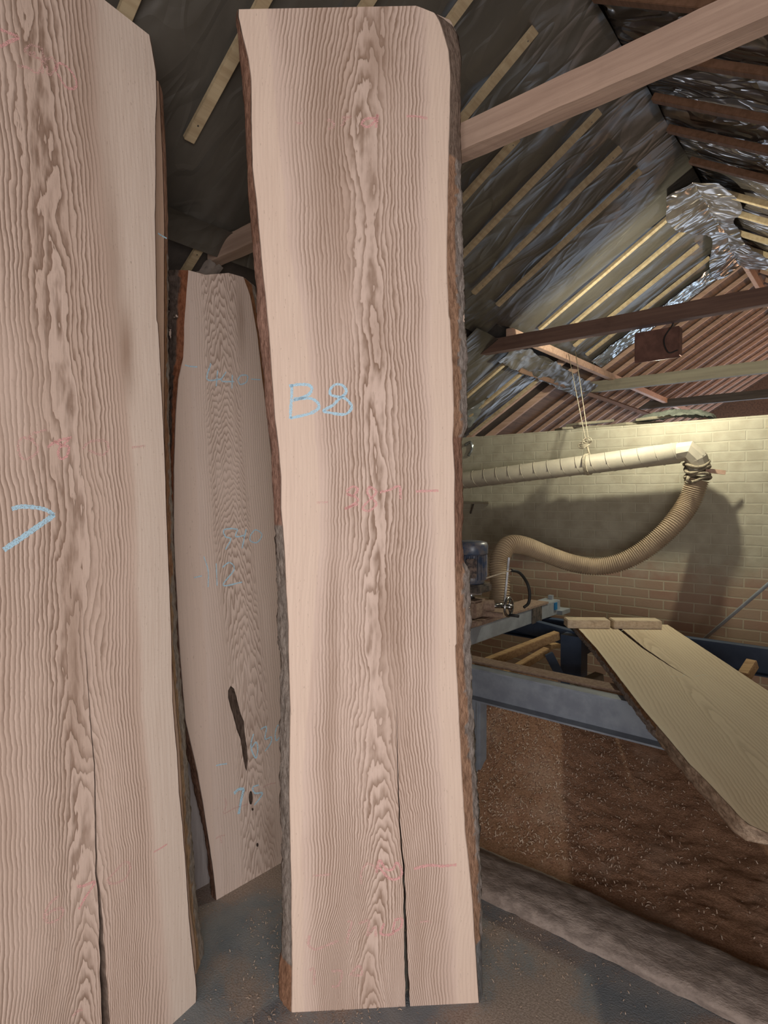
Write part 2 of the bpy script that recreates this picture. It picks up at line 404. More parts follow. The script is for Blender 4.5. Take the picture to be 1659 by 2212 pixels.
def brick_mat():
    t = NT('painted_brick'); x, y, z = t.coord()
    v = t.vec(x+(t.noise(t.vec(x, y, z), 6, 2)-.5)*.012, z+(t.noise(t.vec(x+9, y, z), 5, 2)-.5)*.012, 0)
    b = t.n.new('ShaderNodeTexBrick'); t.l.new(v, b.inputs['Vector']); b.inputs['Scale'].default_value = 1
    b.inputs['Brick Width'].default_value = .215; b.inputs['Row Height'].default_value = .075; b.inputs['Mortar Size'].default_value = .0065
    b.inputs['Mortar Smooth'].default_value = .3; b.inputs['Bias'].default_value = -.1
    b.inputs['Color1'].default_value = (.30, .17, .125, 1); b.inputs['Color2'].default_value = (.36, .27, .19, 1); b.inputs['Mortar'].default_value = (.44, .38, .28, 1)
    col = E_(t, b.outputs[0]); mort = E_(t, b.outputs[1])
    pn = t.noise(t.vec(x, y, z), 3.5, 5, .6)
    paint = t.smooth(z+(pn-.5)*.6, .85, 1.15)
    pc = t.mix(t.smooth(t.noise(t.vec(x, y, z), 9, 5), .3, .7), (.42, .395, .31), (.34, .315, .24))
    pc = t.mix(mort*.35, pc, (.47, .44, .35))
    dusty = t.mix(t.smooth(pn, .25, .65)*.4, col, (.34, .27, .20))
    c = t.mix(paint*.93, dusty, pc)
    h = mort*-1.0+t.noise(t.vec(x, y, z), 40, 5, .6)*.35
    t.bump(h, .55, .008); return t.fin(c, .88, 0, .15)
M['brick'] = brick_mat()
def floor_mat():
    t = NT('concrete_and_sawdust'); x, y, z = t.coord(); v = t.vec(x, y, z)
    n = t.noise(v, 2.2, 6, .62, .3); f = t.noise(v, 160, 3, .6); c0 = t.mix(t.smooth(t.noise(v, 9, 5), .3, .7), (.20, .225, .25), (.27, .275, .28))
    d0 = t.mix(t.smooth(f, .35, .65), (.44, .35, .30), (.28, .215, .18))
    c = t.mix(t.smooth(n+(f-.5)*.25, .43, .57)*.9, c0, d0)
    c = t.mix(t.smooth(f, .66, .72)*.6, c, (.50, .40, .32))
    t.bump(f+n*2, .5, .006); return t.fin(c, .85, 0, .25)
M['floor'] = floor_mat()
def heap_mat():
    t = NT('sawdust'); x, y, z = t.coord(); v = t.vec(x, y, z); f = t.noise(v, 120, 4, .7); n = t.noise(v, 5, 4)
    c = t.mix(t.smooth(f, .3, .7), (.43, .25, .165), (.25, .135, .08)); c = t.mix(t.smooth(n, .5, .75)*.5, c, (.54, .38, .29))
    t.bump(f, 1, .01); return t.fin(c, .95, 0, .1)
M['heap'] = heap_mat()
M['flake'] = flat_mat('wood_shaving', (.58, .45, .36), (.46, .34, .26), .8, 0, 8)

# ================================================================== STRUCTURE
XL, XRW, YF, YB, YE = -3.35, 1.55, -2.7, 4.9, 11.0
struct(MB().box(((XL+XRW)/2, (YF+YE)/2, -.05), (XRW-XL+1, YE-YF+1, .1)).build('floor', M['floor']))
struct(MB().box(((XL+XRW)/2, YB+.11, 1.06), (XRW-XL, .22, 2.12)).build('wall_back', M['brick']))
w_ = MB(); w_.box((XL-.1, (YF+7.0)/2, 1.1), (.2, 7.0-YF, 2.2)); w_.box((XL-.1, (10.4+YE)/2, 1.1), (.2, YE-10.4, 2.2)); w_.box((XL-.1, 8.7, .35), (.2, 3.4, .7)); w_.box((XL-.1, 8.7, 2.13), (.2, 3.4, .14))
struct(w_.build('wall_left', M['plaster']))
# right wall with a doorway, front wall with an opening added for fill light, far gable with a window
w_ = MB(); w_.box((XRW+.1, (YF-2.0)/2, 1.1), (.2, -2.0-YF, 2.2)); w_.box((XRW+.1, (-.3+YE)/2, 1.1), (.2, YE+.3, 2.2)); w_.box((XRW+.1, -1.15, 2.29), (.2, 1.7, .16))
struct(w_.build('wall_right', M['plaster']))
w_ = MB(); w_.box(((XL+0)/2, YF-.1, 1.2), (0-XL, .2, 2.4)); w_.box(((1.4+XRW)/2, YF-.1, 1.2), (XRW-1.4, .2, 2.4)); w_.box((.7, YF-.1, 2.32), (1.4, .2, .16))
w_.poly_prism([(XL, YF-.2, 2.4), (XRW, YF-.2, 2.4), (XRW, YF-.2, 2.2), (XR, YF-.2, 3.8), (XL, YF-.2, 2.2)], (0, .2, 0))
struct(w_.build('wall_front', M['plaster']))
w_ = MB(); w_.box(((XL-2.3)/2, YE+.1, 1.2), (-2.3-XL, .2, 2.4)); w_.box(((.3+XRW)/2, YE+.1, 1.2), (XRW-.3, .2, 2.4)); w_.box((-1, YE+.1, .3), (2.6, .2, .6))
w_.poly_prism([(XL, YE, 2.4), (XRW, YE, 2.4), (XR, YE, 3.8)], (0, .2, 0))
struct(w_.build('wall_far', M['boards']))

# roof: boarding outside, lining membrane inside
def roof_pt(X, Y, off=0):   # off: outward along the vertical
    return Vector((X, Y, roofz(X)+off))
w_ = MB()
for sgn, Xe in ((-1, XL-.3), (1, XRW+.3)):
    a = roof_pt(XR, 5.85, .11); b = roof_pt(Xe, 5.85, .11)
    n0 = len(w_.v); pts = [a, b, b+Vector((0, 0, .03)), a+Vector((0, 0, .03))]
    w_.poly_prism(pts, (0, YE-5.85+.2, 0))
struct(w_.build('ceiling_far_boards', M['boards']))
w_ = MB()
for Xe in (XL-.3, XRW+.3):
    a = roof_pt(XR, YF-.2, .11); b = roof_pt(Xe, YF-.2, .11)
    w_.poly_prism([a, b, b+Vector((0, 0, .03)), a+Vector((0, 0, .03))], (0, 5.85-YF+.2, 0))
M['felt'] = flat_mat('dark_roofing_felt', (.085, .07, .06), (.06, .05, .045), .9, 0, 8, .4)
struct(w_.build('ceiling', M['felt']))
def wrinkle(x, y, k):
    v = Vector((x*1.1, y*1.9, k)); a = noise.noise(v)*.6+noise.noise(v*2.1)*.3
    r = 1-abs(noise.noise(Vector((x*1.6+y*.5, y*2.3-x*.3, k+5))))*3.2
    return a*.022+max(0, r)*.014
def lining(name, X0, X1, Y0, Y1, mat, nu, nv, k, off=.012, amp=1, label=None, edge=0):
    def P(u, v):
        X = X0+(X1-X0)*u; Y = Y0+(Y1-Y0)*v; X += edge*u*noise.noise(Vector((Y*4, k, 2)))
        return roof_pt(X, Y, off+amp*wrinkle(X, Y, k))
    o = MB().grid(P, nu, nv).build(name, mat, None, True); return o
struct(lining('ceiling_lining_left', XR-.0, -2.33, YF, 3.95, M['membrane'], 90, 260, 1))
struct(lining('ceiling_lining_left', XR-.0, -2.22, 3.95, 5.85, M['membrane'], 90, 120, 1, edge=.05))
struct(lining('ceiling_lining_right', XR+.0, XRW+.1, YF, 6.1, M['membrane_shiny'], 120, 330, 4, amp=1.7))
struct(lining('ceiling_lining_lower', -2.27, -3.30, 3.75, 5.2, M['membrane'], 50, 80, 9, off=-.03, amp=2.0))

# ================================================================== ROOF TIMBERS
def batten(X0, X1, Y, wd, th, mat, name, label, group=None, cat='batten', off=0.0, nails=()):
    sg = -1 if X0 < XR else 1; a = roof_pt(X0, Y, off-th*.5); b = roof_pt(X1, Y, off-th*.5)
    d = (b-a).normalized(); up = Vector((0, 1, 0)).cross(d).normalized(); up = up if up.z > 0 else -up
    o = MB().box((a+b)/2, ((b-a).length, wd, th), d, (0, 1, 0), up, .002).build(name, mat); tag(o, label, cat, group)
    for q in nails:
        p = a.lerp(b, q)-up*(th/2); k = MB().tube([p-up*.001, p+up*.001], .0035, 8).build('nail', M['iron'], o)
    return o
def bY(px, py):
    d = ray(px, py); t = (ZR+KR*(0-XR)-O_.z)/(d.z-KR*d.x); return O_+d*t
bl = [
 ((275, 10), -2.06, -1.2, 'pale timber batten at the top edge right of the left slab'),
 ((405, 300), -2.045, -1.2, 'pale timber batten ending low in the gap between the two big slabs'),
 ((790, 5), -1.7, -1.1, 'pale timber batten just showing above the top of the middle slab'),
 ((965, 50), -1.75, -1.1, 'pale timber batten behind the rounded top corner of the middle slab'),
 ((995, 255), -1.9, -1.13, 'timber batten with a cut end above the big pink tie beam'),
 ((1000, 425), -2.0, -1.4, 'short stretch of batten below the pink tie beam beside the middle slab'),
 ((998, 548), -2.06, -1.12, 'long batten crossing behind the pink tie beam, its top end just under it'),
 ((1020, 632), -2.08, -1.14, 'shadowed batten with lower end free, first below the one under the pink beam'),
 ((1073, 657), -2.08, -1.13, 'shadowed batten with free lower end, last before the green-lit battens'),
 ((1163, 710), -2.10, -1.14, 'first lamp-lit yellowish batten, lower end just above the brown tie beam'),
 ((1240, 695), -2.10, -1.12, 'second lamp-lit yellowish batten crossing behind the brown tie beam'),
 ((1508, 527), -2.10, -1.12, 'third lamp-lit yellowish batten reaching the crumpled ridge plastic'),
 ((1531, 555), -2.12, -1.11, 'last lamp-lit batten beside the bright edge of the lining'),
]
for i, (p, x0, x1, lab) in enumerate(bl):
    batten(x1, x0, bY(*p).y, .042 if i != 0 else .046, .022, M['batten'], 'roof_batten', lab, 'battens on the left roof slope', nails=(.05, .93))
rl = [2.02, 2.42, 2.82, 3.22, 3.56, 3.95, 4.37, 4.71, 5.17, 5.55, 5.97]
ords = ['nearest', 'second', 'third', 'fourth', 'fifth', 'sixth', 'seventh', 'eighth', 'ninth', 'tenth', 'farthest']
for i, Y in enumerate(rl):
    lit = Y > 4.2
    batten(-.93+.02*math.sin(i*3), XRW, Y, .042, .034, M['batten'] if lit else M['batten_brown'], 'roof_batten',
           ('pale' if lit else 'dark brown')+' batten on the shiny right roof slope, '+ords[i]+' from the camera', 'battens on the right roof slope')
# lower battens on the torn lining, near the brick wall
for i, (p, q) in enumerate((((1095, 765), (1010, 840)), ((1135, 785), (1013, 885)), ((1172, 800), (1014, 925)))):
    a, b = bY(*p), bY(*q); batten(a.x, min(b.x, -2.9), (a.y+b.y)/2, .04, .022, M['batten'], 'roof_batten',
           ['upper', 'middle', 'lower'][i]+' of three short battens on the torn lining beside the middle slab', 'short battens on the torn lining', off=-.05)
# open rafters beyond the brick wall
for sg in (-1, 1):
    for k in range(15):
        Y = 6.22+.315*k
        o = batten(XR+sg*.03, XL if sg < 0 else XRW, Y, .024, .038, M['rafter'], 'rafter', ('bare pine rafter of the far %s roof slope, %s beyond the lining' % ('left' if sg < 0 else 'right', ['first', 'second', 'third', 'fourth', 'fifth', 'sixth', 'seventh', 'eighth', 'ninth', 'tenth', 'eleventh', 'twelfth', 'thirteenth', 'fourteenth', 'fifteenth'][k])),
               'bare rafters of the far roof', 'rafter', off=.10)
for i, Y in enumerate((5.35, 5.7)):   # rafters that come down to the brick wall below the torn lining
    batten(-2.25, XL, Y, .04, .06, M['rafter'], 'rafter', ['bare rafter below the torn lining just behind the brick wall', 'bare rafter below the torn lining, second behind the brick wall'][i], 'rafters behind the brick wall', 'rafter', off=.10)
tag(MB().box((XR, (5.95+YE)/2, ZR-.02), (.035, YE-5.95, .09), bev=.002).build('ridge_board', M['rafter']), 'pale ridge board running along the peak of the far bare roof', 'roof timber')
ZT = 2.66
def tie(Y, w, h, X0, X1, mat, label, zt=ZT, name='tie_beam'):
    a = Vector((X0, Y+w/2, zt+h/2)); b = Vector((X1, Y+w/2, zt+h/2)); N = 90
    m = MB(); d = (b-a)/N; n = 0
    ring = []
    for i in range(N+1):
        p = a+d*i
        for (sy, sz) in ((-1, -1), (1, -1), (1, 1), (-1, 1)):
            q = Vector((i*.35, sy*3, sz*3)); m.v.append(p+Vector((0, sy*(w/2+.003*noise.noise(q)), sz*(h/2+.004*noise.noise(q+Vector((7, 7, 7)))))))
    for i in range(N):
        for k in range(4): A = i*4+k; B = i*4+(k+1) % 4; m.f.append([A, B, B+4, A+4])
    m.f.append([3, 2, 1, 0]); m.f.append([N*4+k for k in range(4)])
    return tag(m.build(name, mat), label, 'beam')
tie(1.643, .066, .088, -2.47, 1.55, M['beam_pink'], 'big pinkish rough-sawn tie beam crossing the upper right, nearest of the beams')
tie(4.06, .07, .10, -3.2, 1.55, M['beam_brown'], 'dark brown tie beam with the brown lamp box hanging under it')
tie(6.28, .07, .11, -2.95, 1.55, M['beam_grey'], 'greenish lit tie beam beyond the brick wall, below the brown beam')
tie(8.25, .07, .10, -3.2, 1.55, M['beam_dark'], 'dark thin tie beam low over the brick wall at far right', zt=ZT+.05)
# purlin and struts on the left slope
pa = on(1100, 703, 0, -2.18); pb = on(1440, 862, 0, -2.18)
Mz = (pa.z+pb.z)/2
tag(MB().bar((-2.18, pa.y, 2.79), (-2.18, 9.5, 2.79), .055, .06, bev=.003).build('purlin', M['rafter']), 'pale purlin running into the distance under the left roof slope', 'roof timber')
tag(MB().bar((-2.40, 4.6, 2.64), (-2.40, 8.8, 2.64), .09, .04, up=(.5, 0, .8), bev=.003).build('purlin', M['boards']), 'wide reddish-brown board under the far left roof slope beside the pale purlin', 'roof timber')

# crumpled plastic at the ridge and bright plastic edge of the lining
def crumple(name, P, nu, nv, mat, label, amp, fr, cat='plastic sheet'):
    def Q(u, v):
        p = Vector(P(u, v)); q = p*fr
        a = noise.noise(q)*.6+(abs(noise.noise(q*2.1))-.3)*.8+noise.noise(q*4.3)*.3
        return p+Vector((noise.noise(q+Vector((5, 0, 0))), noise.noise(q+Vector((0, 5, 0))), a))*amp
    o = MB().grid(Q, nu, nv).build(name, mat, None, True); return tag(o, label, cat)
crumple('ridge_sheet', lambda u, v: roof_pt(XR+(u-.5)*(.30+.12*math.sin(v*9)), 4.15+1.8*v, -.035-.03*math.sin(u*3.14)), 50, 150, M['membrane_shiny'], 'crumpled silvery plastic sheet gathered along the roof ridge', .042, 2.6)
crumple('lining_edge_sheet', lambda u, v: roof_pt(-1.05-1.1*v, 5.62+.28*u, -.02), 12, 90, M['plastic'], 'bright bluish plastic edge strip where the roof lining ends', .018, 8)
crumple('torn_sheet', lambda u, v: (-2.2-.16*v-.06*u, 4.2+1.9*u, 2.74-.12*v-.05*u), 60, 24, M['membrane'], 'torn dark lining sheet sagging below the pale purlin', .035, 5)
crumple('hanging_plastic', lambda u, v: (-2.85+.25*u-.35*v, 4.45+.25*u+.1*v, 2.62-.42*v), 20, 30, M['plastic'], 'crumpled clear plastic hanging at the top of the brick wall beside the middle slab', .04, 7)
crumple('folded_lining', lambda u, v: (-2.27-.12*u, YF+1+5.2*v, roofz(-2.27-.12*u)-.035+.02*math.sin(u*3.1)), 6, 130, M['membrane'], 'folded lower hem of the grey roof lining between the two left slabs', .006, 3)
# shred of felt and batten in the gap under the lining
batten(-2.40, -2.72, 1.57, .04, .02, M['batten'], 'roof_batten', 'short nailed batten under the lining hem above the back slab', off=.02, nails=(.15,))
crumple('torn_felt', lambda u, v: (-2.42-.25*v, 1.60+.10*u, 2.66-.02*u-.16*v), 12, 20, flat_mat('grey_torn_felt', (.30, .25, .22), (.2, .17, .15), .9), 'ragged torn strip of grey felt above the back slab beside the beam end', .025, 14, 'felt')

# ================================================================== FLOOD LAMP
lt = thing('flood_lamp', 'brown square lamp box hung under the dark brown tie beam, facing the brick wall', 'lamp', (-1.165, 4.15, 2.55))
LX, LY, LZ = -1.15, 4.14, 2.545
m = MB(); m.box((LX, LY, LZ-.005), (.27, .012, .20), bev=.002)
for sx in (-1, 1): m.box((LX+sx*.135, LY+.03, LZ), (.008, .06, .175))
m.box((LX, LY+.03, LZ+.085), (.27, .06, .008))
m.build('housing', M['lampbox'], lt)
MB().box((LX, LY+.045, LZ), (.24, .004, .15)).build('lens', M['lens'], lt)
for sx in (-1, 1): MB().tube([(LX+sx*.10, LY, LZ+.08), (LX+sx*.10, LY-.01, ZT+.02)], .004, 8).build('hanger', M['iron'], lt)
MB().tube(smooth_path([(LX+.13, LY-.01, LZ-.06), (LX+.08, LY-.03, LZ-.07), (LX+.05, LY-.02, LZ+.02), (LX+.1, LY-.02, ZT-.01), (LX+.12, LY-.01, ZT+.05)], 24), .004, 8).build('cable', M['black'], lt)

# ================================================================== SLABS
def stack_col(segs):
    """segs: list of (v from, fn(t)->(color, rough))"""
    def f(t, v):
        r = segs[0][1]
        for v0, g in segs:
            if v >= v0: r = g
        return r(t, v)
    return f
ORG = (.44, .265, .175); ORG2 = (.34, .19, .12); GREY = (.36, .31, .28); GREYD = (.20, .165, .14); RED = (.27, .145, .105); DARK = (.09, .07, .06)
def c_inner_grey(lim=.4, jag=.18, org=ORG):
    def g(t, v):
        e = lim+jag*noise.noise(Vector((v*14, 0, 3)))+jag*.6*noise.noise(Vector((v*45, 0, 8)))
        return (org, .35) if t < e else (GREY, 1.0)
    return g
def c_plain(c, rg=.2): return lambda t, v: (tuple(k*(1+.25*noise.noise(Vector((v*6, t*3, 2)))) for k in c), rg)

# ---- middle slab
p0 = on(630, 2187, 2, 0); p1 = on(1035, 2166, 2, 0); U = (p1-p0).normalized(); back = Vector((-U.y, U.x, 0))
MS = Slab('wood_slab', 'tall pale middle slab marked in blue chalk, rounded top right corner, bark down its right side', p0, U, Vector((0, 0, 1))+back*.016, .055)
Lf = MS.tab([(631, 2187), (632, 2100), (631, 2000), (629, 1860), (626, 1712), (628, 1528), (624, 1400), (624, 1351), (619, 1253), (614, 1156), (608, 1090), (608, 1025), (603, 960), (595, 895), (587, 781), (582, 700), (572, 612), (564, 524), (555, 420), (546, 343), (544, 245), (544, 157), (538, 112), (524, 59), (516, 20)])
Rf = MS.tab([(1034, 2166), (1024, 2024), (1017, 1914), (1004, 1804), (995, 1657), (990, 1547), (982, 1400), (985, 1395), (982, 1253), (981, 1123), (981, 1025), (977, 960), (979, 895), (976, 798), (971, 700), (968, 690), (964, 594), (964, 524), (966, 420), (968, 332), (971, 245), (972, 168), (968, 122), (957, 87), (947, 59), (938, 42), (914, 31), (868, 13)])
Lo = MS.tab([(626, 2187), (602, 2150), (602, 2110), (611, 1987), (610, 1859), (605, 1694), (606, 1400), (603, 1400), (600, 1286), (598, 1188), (593, 1117), (590, 1042), (587, 977), (577, 895), (569, 798), (560, 720), (556, 690), (554, 612), (546, 524), (538, 420), (531, 280), (525, 175), (517, 98), (513, 21)], .055)
Ro = MS.tab([(1041, 2166), (1041, 2060), (1039, 1877), (1034, 1767), (1028, 1657), (1021, 1528), (1018, 1400), (1016, 1237), (1003, 1222), (998, 1188), (999, 1058), (997, 960), (1010, 926), (1008, 733), (1004, 664), (1001, 559), (999, 455), (996, 402), (997, 357), (994, 332), (994, 210), (997, 140), (989, 91), (976, 63), (959, 45), (900, 25)], .055)
vt = MS.px(700, 16)[1]; vtl = MS.px(516, 20)[1]; vtr = MS.px(868, 13)[1]; ul = MS.px(516, 20)[0]; ur = MS.px(868, 13)[0]
VT = lambda u: vtl+(vtr-vtl)*(u-ul)/(ur-ul)
H_ = MS.px(800, 13)[1]
vY = lambda y: MS.px(800, y)[1]
uX = lambda x, y: MS.px(x, y)[0]
def nrm(S, L, pts, fu=None): return sorted([(S.px(x, y)[1]/L, S.px(x, y)[0]) for x, y in pts])
LW = 3.2
uc = nrm(MS, LW, [(805, 2187), (800, 2100), (832, 1900), (826, 1700), (812, 1500), (806, 1300), (818, 1100), (812, 850), (798, 650), (792, 450), (785, 250), (800, 100), (815, 13)])
def gt(S, L, pts): return sorted([(max(0, S.px(700, y)[1])/L, g) for y, g in pts])
G = gt(MS, LW, [(2187, 21), (2050, 17.5), (1900, 13), (1750, 8.5), (1600, 5.6), (1450, 3.9), (1250, 3.2), (1000, 2.6), (750, 2.4), (500, 2.2), (300, 3.0), (180, 2.2), (80, .8), (13, 0)])
sl = nrm(MS, LW, [(660, 2187), (660, 1900), (665, 1600), (680, 1300), (690, 1100), (678, 900), (655, 700), (628, 550), (612, 400), (600, 250), (588, 120), (578, 13)])
sr = nrm(MS, LW, [(990, 2187), (985, 1900), (960, 1600), (955, 1300), (940, 1000), (930, 700), (925, 400), (930, 200), (925, 13)])
tint = [(uX(700, 300), vY(300), .06, .5, .35), (uX(820, 110), vY(110), .05, .14, .6), (uX(800, 380), vY(400), .03, .16, .25), (uX(720, 1500), vY(1500), .02, .5, .4), (uX(820, 720), vY(720), .03, .12, .45), (uX(835, 1330), vY(1330), .035, .12, .45), (uX(860, 1400), vY(1400), .03, .35, .35)]
W1 = slab_wood('ash_middle', LW, .0118, uc, G, sl, sr, .12, 4.6, 1.3, (.74, .575, .49), (.56, .405, .325), (.30, .195, .14), (.79, .62, .51), scallop=.5, contrast=1.05, tint=tint)
ck = [MS.px(x, y) for x, y in ((881, 2172), (878, 2097), (875, 1987), (872, 1877), (865, 1804), (861, 1730), (858, 1620), (857, 1480))]
crack = (sorted([(v, u) for u, v in ck]), [(0, .014), (MS.px(875, 1987)[1], .008), (MS.px(872, 1877)[1], .0055), (MS.px(861, 1730)[1], .003), (MS.px(858, 1600)[1], .0016), (MS.px(857, 1480)[1], 0)])
vv = lambda y: MS.px(980, y)[1]
MS.build(W1, Lf, Rf, Lo, Ro, VT, crack=crack, rows=420,
  colL=stack_col([(-1, c_plain(ORG2, .5)), (vv(2070), c_plain((.31, .27, .24), .7)), (vv(1480), c_plain((.30, .26, .23), .9)), (vv(1130), c_plain((.36, .215, .165), .3)), (vv(520), c_plain((.30, .17, .12), .25))]),
  colR=stack_col([(-1, c_plain((.22, .22, .22), .1)), (vv(2045), c_inner_grey(.5, .2)), (vv(1650), c_inner_grey(.42, .2)), (vv(1225), c_plain((.36, .20, .14), .5)), (vv(950), c_inner_grey(.42, .22)), (vv(345), c_plain((.27, .20, .16), .35))]))
z5 = dict(orig=(520, 700), sc=3.072); z4 = dict(orig=(480, 0), sc=2.86); z6 = dict(orig=(540, 1400), sc=2.725)
MS.chalk([[(340, 400), (338, 480), (332, 560), (330, 628)], [(322, 412), (380, 402), (450, 405), (472, 435), (440, 475), (350, 508)], [(352, 498), (470, 495), (520, 545), (470, 590), (330, 625)]], CH_B, 4.6, **z5, lab='letter B in blue chalk')
MS.chalk([[(690, 470), (700, 440), (672, 405), (625, 403), (592, 440), (600, 470), (640, 482), (690, 492), (735, 540), (722, 580), (680, 600), (600, 590), (550, 575), (610, 540), (650, 500), (690, 468)]], CH_B, 4.2, **z5, lab='figure 8 in blue chalk')
MS.chalk([[(505, 1185), (580, 1182)]], CH_PF, 3, **z5)
MS.chalk([[(700, 1112), (740, 1080), (778, 1095), (745, 1140), (700, 1125), (778, 1160), (750, 1195), (690, 1228)], [(690, 1225), (780, 1195)]], CH_P, 3.6, **z5)
MS.chalk([[(850, 1075), (900, 1110), (865, 1150), (838, 1110), (858, 1078)], [(865, 1150), (900, 1195), (850, 1240), (810, 1220), (865, 1155)]], CH_P, 3.6, **z5)
MS.chalk([[(940, 1115), (990, 1100), (1052, 1078), (1062, 1160)], [(925, 1120), (945, 1105)]], CH_P, 3.6, **z5)
MS.chalk([[(1160, 1110), (1215, 1108), (1312, 1105)]], CH_P, 4, **z5)
MS.chalk([[(450, 755), (475, 762), (497, 760)]], CH_PF, 3, **z4)
MS.chalk([[(650, 740), (685, 755), (688, 780), (655, 798)]], CH_PF, 4, **z4)
MS.chalk([[(735, 780), (765, 735), (795, 720), (740, 728)]], CH_PF, 4, **z4)
MS.chalk([[(945, 730), (890, 735), (862, 765), (900, 785), (945, 745), (960, 710), (950, 790)]], CH_P, 4, **z4)
MS.chalk([[(1140, 718), (1200, 720), (1268, 732)]], CH_P, 3.6, **z4)
MS.chalk([[(368, 1338), (420, 1335), (482, 1330)]], CH_PF, 3.4, **z6)
MS.chalk([[(655, 1390), (655, 1320), (690, 1268), (735, 1290), (745, 1330)]], CH_PF, 3.6, **z6)
MS.chalk([[(745, 1320), (762, 1250), (800, 1300), (840, 1300), (865, 1262), (895, 1320), (870, 1355), (820, 1355), (760, 1290)]], CH_P, 4, **z6)
MS.chalk([[(965, 1298), (1050, 1278), (1130, 1282), (1215, 1275)]], CH_P, 4.5, **z6)
MS.chalk([[(350, 1690), (345, 1745), (385, 1772), (450, 1750), (520, 1722)]], CH_PF, 4, **z6)
MS.chalk([[(570, 1610), (600, 1612), (580, 1680), (570, 1740)]], CH_PF, 3.6, **z6)
MS.chalk([[(640, 1620), (700, 1605), (690, 1690), (735, 1640), (740, 1700)]], CH_PF, 4, **z6)
MS.chalk([[(790, 1620), (770, 1680), (830, 1685), (850, 1660)], [(850, 1600), (895, 1595), (885, 1645), (845, 1665), (850, 1610)]], CH_P, 4, **z6)
MS.chalk([[(1000, 1614), (1030, 1606), (1070, 1612)]], CH_PF, 3, **z6)
MS.chalk([[(350, 1895), (375, 1890), (380, 1980)], [(480, 1900), (540, 1905), (520, 1985), (480, 1990)], [(590, 1925), (640, 1870), (660, 1920), (600, 1925)]], CH_PF, 4, **z6)

# ---- left slab
q0 = on(422, 2166, 2, 0); dirw = Vector((R_*.514+F0*.857)).normalized(); bk = Vector((-dirw.y, dirw.x, 0))
LSo = q0-dirw*.70
LS = Slab('wood_slab', 'large pale slab filling the left edge, blue chalk tick mark and a long crack', LSo, dirw, Vector((0, 0, 1))+bk*.028, .055)
Rf = LS.tab([(423, 2166), (424, 2140), (422, 2114), (417, 2075), (407, 1979), (403, 1902), (394, 1786), (386, 1709), (382, 1631), (372, 1516), (370, 1400), (366, 1279), (361, 1163), (357, 1047), (353, 931), (347, 816), (341, 700), (338, 690), (336, 559), (334, 463), (336, 386), (335, 270), (338, 216), (336, 154), (328, 104), (322, 75)])
Lf = [(0, -.02), (3.3, -.02)]
def off_tab(t, d): return [(v, u+d(v)) for v, u in t]
Ro = off_tab(Rf, lambda v: .022+.004*math.sin(v*5)); Lo = [(0, -.04), (3.3, -.04)]
vt0 = LS.px(322, 75)[1]; VT2 = lambda u: vt0
LL = 3.3
uc = nrm(LS, LL, [(180, 2205), (185, 2000), (170, 1700), (155, 1450), (160, 1200), (140, 950), (120, 700), (110, 500), (95, 250), (70, 30)])
G = gt(LS, LL, [(2200, 16), (2050, 12.5), (1900, 9.5), (1700, 6.2), (1500, 3.8), (1300, 3.2), (1000, 2.8), (600, 2.4), (200, 1.2)])
G = sorted([(max(0, LS.px(200, y)[1])/LL, g) for y, g in [(2200, 16), (2050, 12.5), (1900, 9.5), (1700, 6.2), (1500, 3.8), (1300, 3.2), (1000, 2.8), (600, 2.4), (200, 1.2)]])
sl = [(0, -.15), (1, -.15)]
sr = nrm(LS, LL, [(370, 2160), (345, 1900), (315, 1600), (295, 1300), (285, 1000), (262, 780), (245, 600), (228, 400), (220, 200), (218, 60)])
uL = lambda x, y: LS.px(x, y)
a_ = uL(268, 760); b_ = uL(215, 230); c_ = uL(150, 1380); d_ = uL(240, 560)
tint = [(a_[0], a_[1], .025, .12, .7), (b_[0]-.02, b_[1], .05, .35, .45), (c_[0], c_[1], .03, .3, .5), (d_[0], d_[1], .03, .25, .5)]
W2 = slab_wood('ash_left', LL, .0128, uc, G, sl, sr, .125, 4.6, 7.7, (.72, .56, .475), (.53, .385, .305), (.29, .19, .14), (.76, .63, .54), scallop=.5, contrast=1.0, tint=tint)
ck = [LS.px(x, y) for x, y in ((229, 2212), (222, 2094), (216, 1952), (208, 1882), (206, 1747), (204, 1651), (195, 1554), (185, 1400), (176, 1290))]
crack = (sorted([(v, u) for u, v in ck]), [(0, .03), (LS.px(222, 2094)[1], .017), (LS.px(216, 1952)[1], .008), (LS.px(208, 1882)[1], .005), (LS.px(195, 1554)[1], .0025), (LS.px(180, 1290)[1], 0)])
LS.build(W2, Lf, Rf, Lo, Ro, VT2, crack=crack, rows=360, colL=c_plain(GREYD, .6),
  colR=stack_col([(-1, c_inner_grey(.5, .25)), (LS.px(341, 520)[1], c_plain((.40, .25, .18), .4))]))
y2 = dict(orig=(0, 700), sc=2.592); y1 = dict(orig=(0, 0), sc=2.592); y3 = dict(orig=(0, 1400), sc=2.592)
LS.chalk([[5, (65, 1035), (130, 1022), (240, 1035), (305, 1068)], [6.5, (305, 1068), (230, 1120), (130, 1190), (20, 1265)]], CH_B, 7, **y2, lab='large blue chalk tick')
LS.chalk([[(190, 645), (120, 640), (102, 700), (130, 755), (190, 735), (212, 690), (165, 625), (262, 592)]], CH_PF, 3.4, **y2)
LS.chalk([[(265, 690), (320, 655), (400, 635)], [(300, 655), (350, 680), (385, 690), (370, 742), (335, 750), (330, 700), (390, 640)]], CH_P, 3.4, **y2)
LS.chalk([[(462, 700), (500, 660), (590, 655), (605, 700), (570, 732), (490, 705)]], CH_PF, 3.4, **y2)
LS.chalk([[(738, 692), (775, 686), (812, 682)]], CH_PF, 3, **y2)
LS.chalk([[(0, 165), (50, 185), (102, 210), (50, 235), (0, 262)]], CH_P, 3.6, **y1)
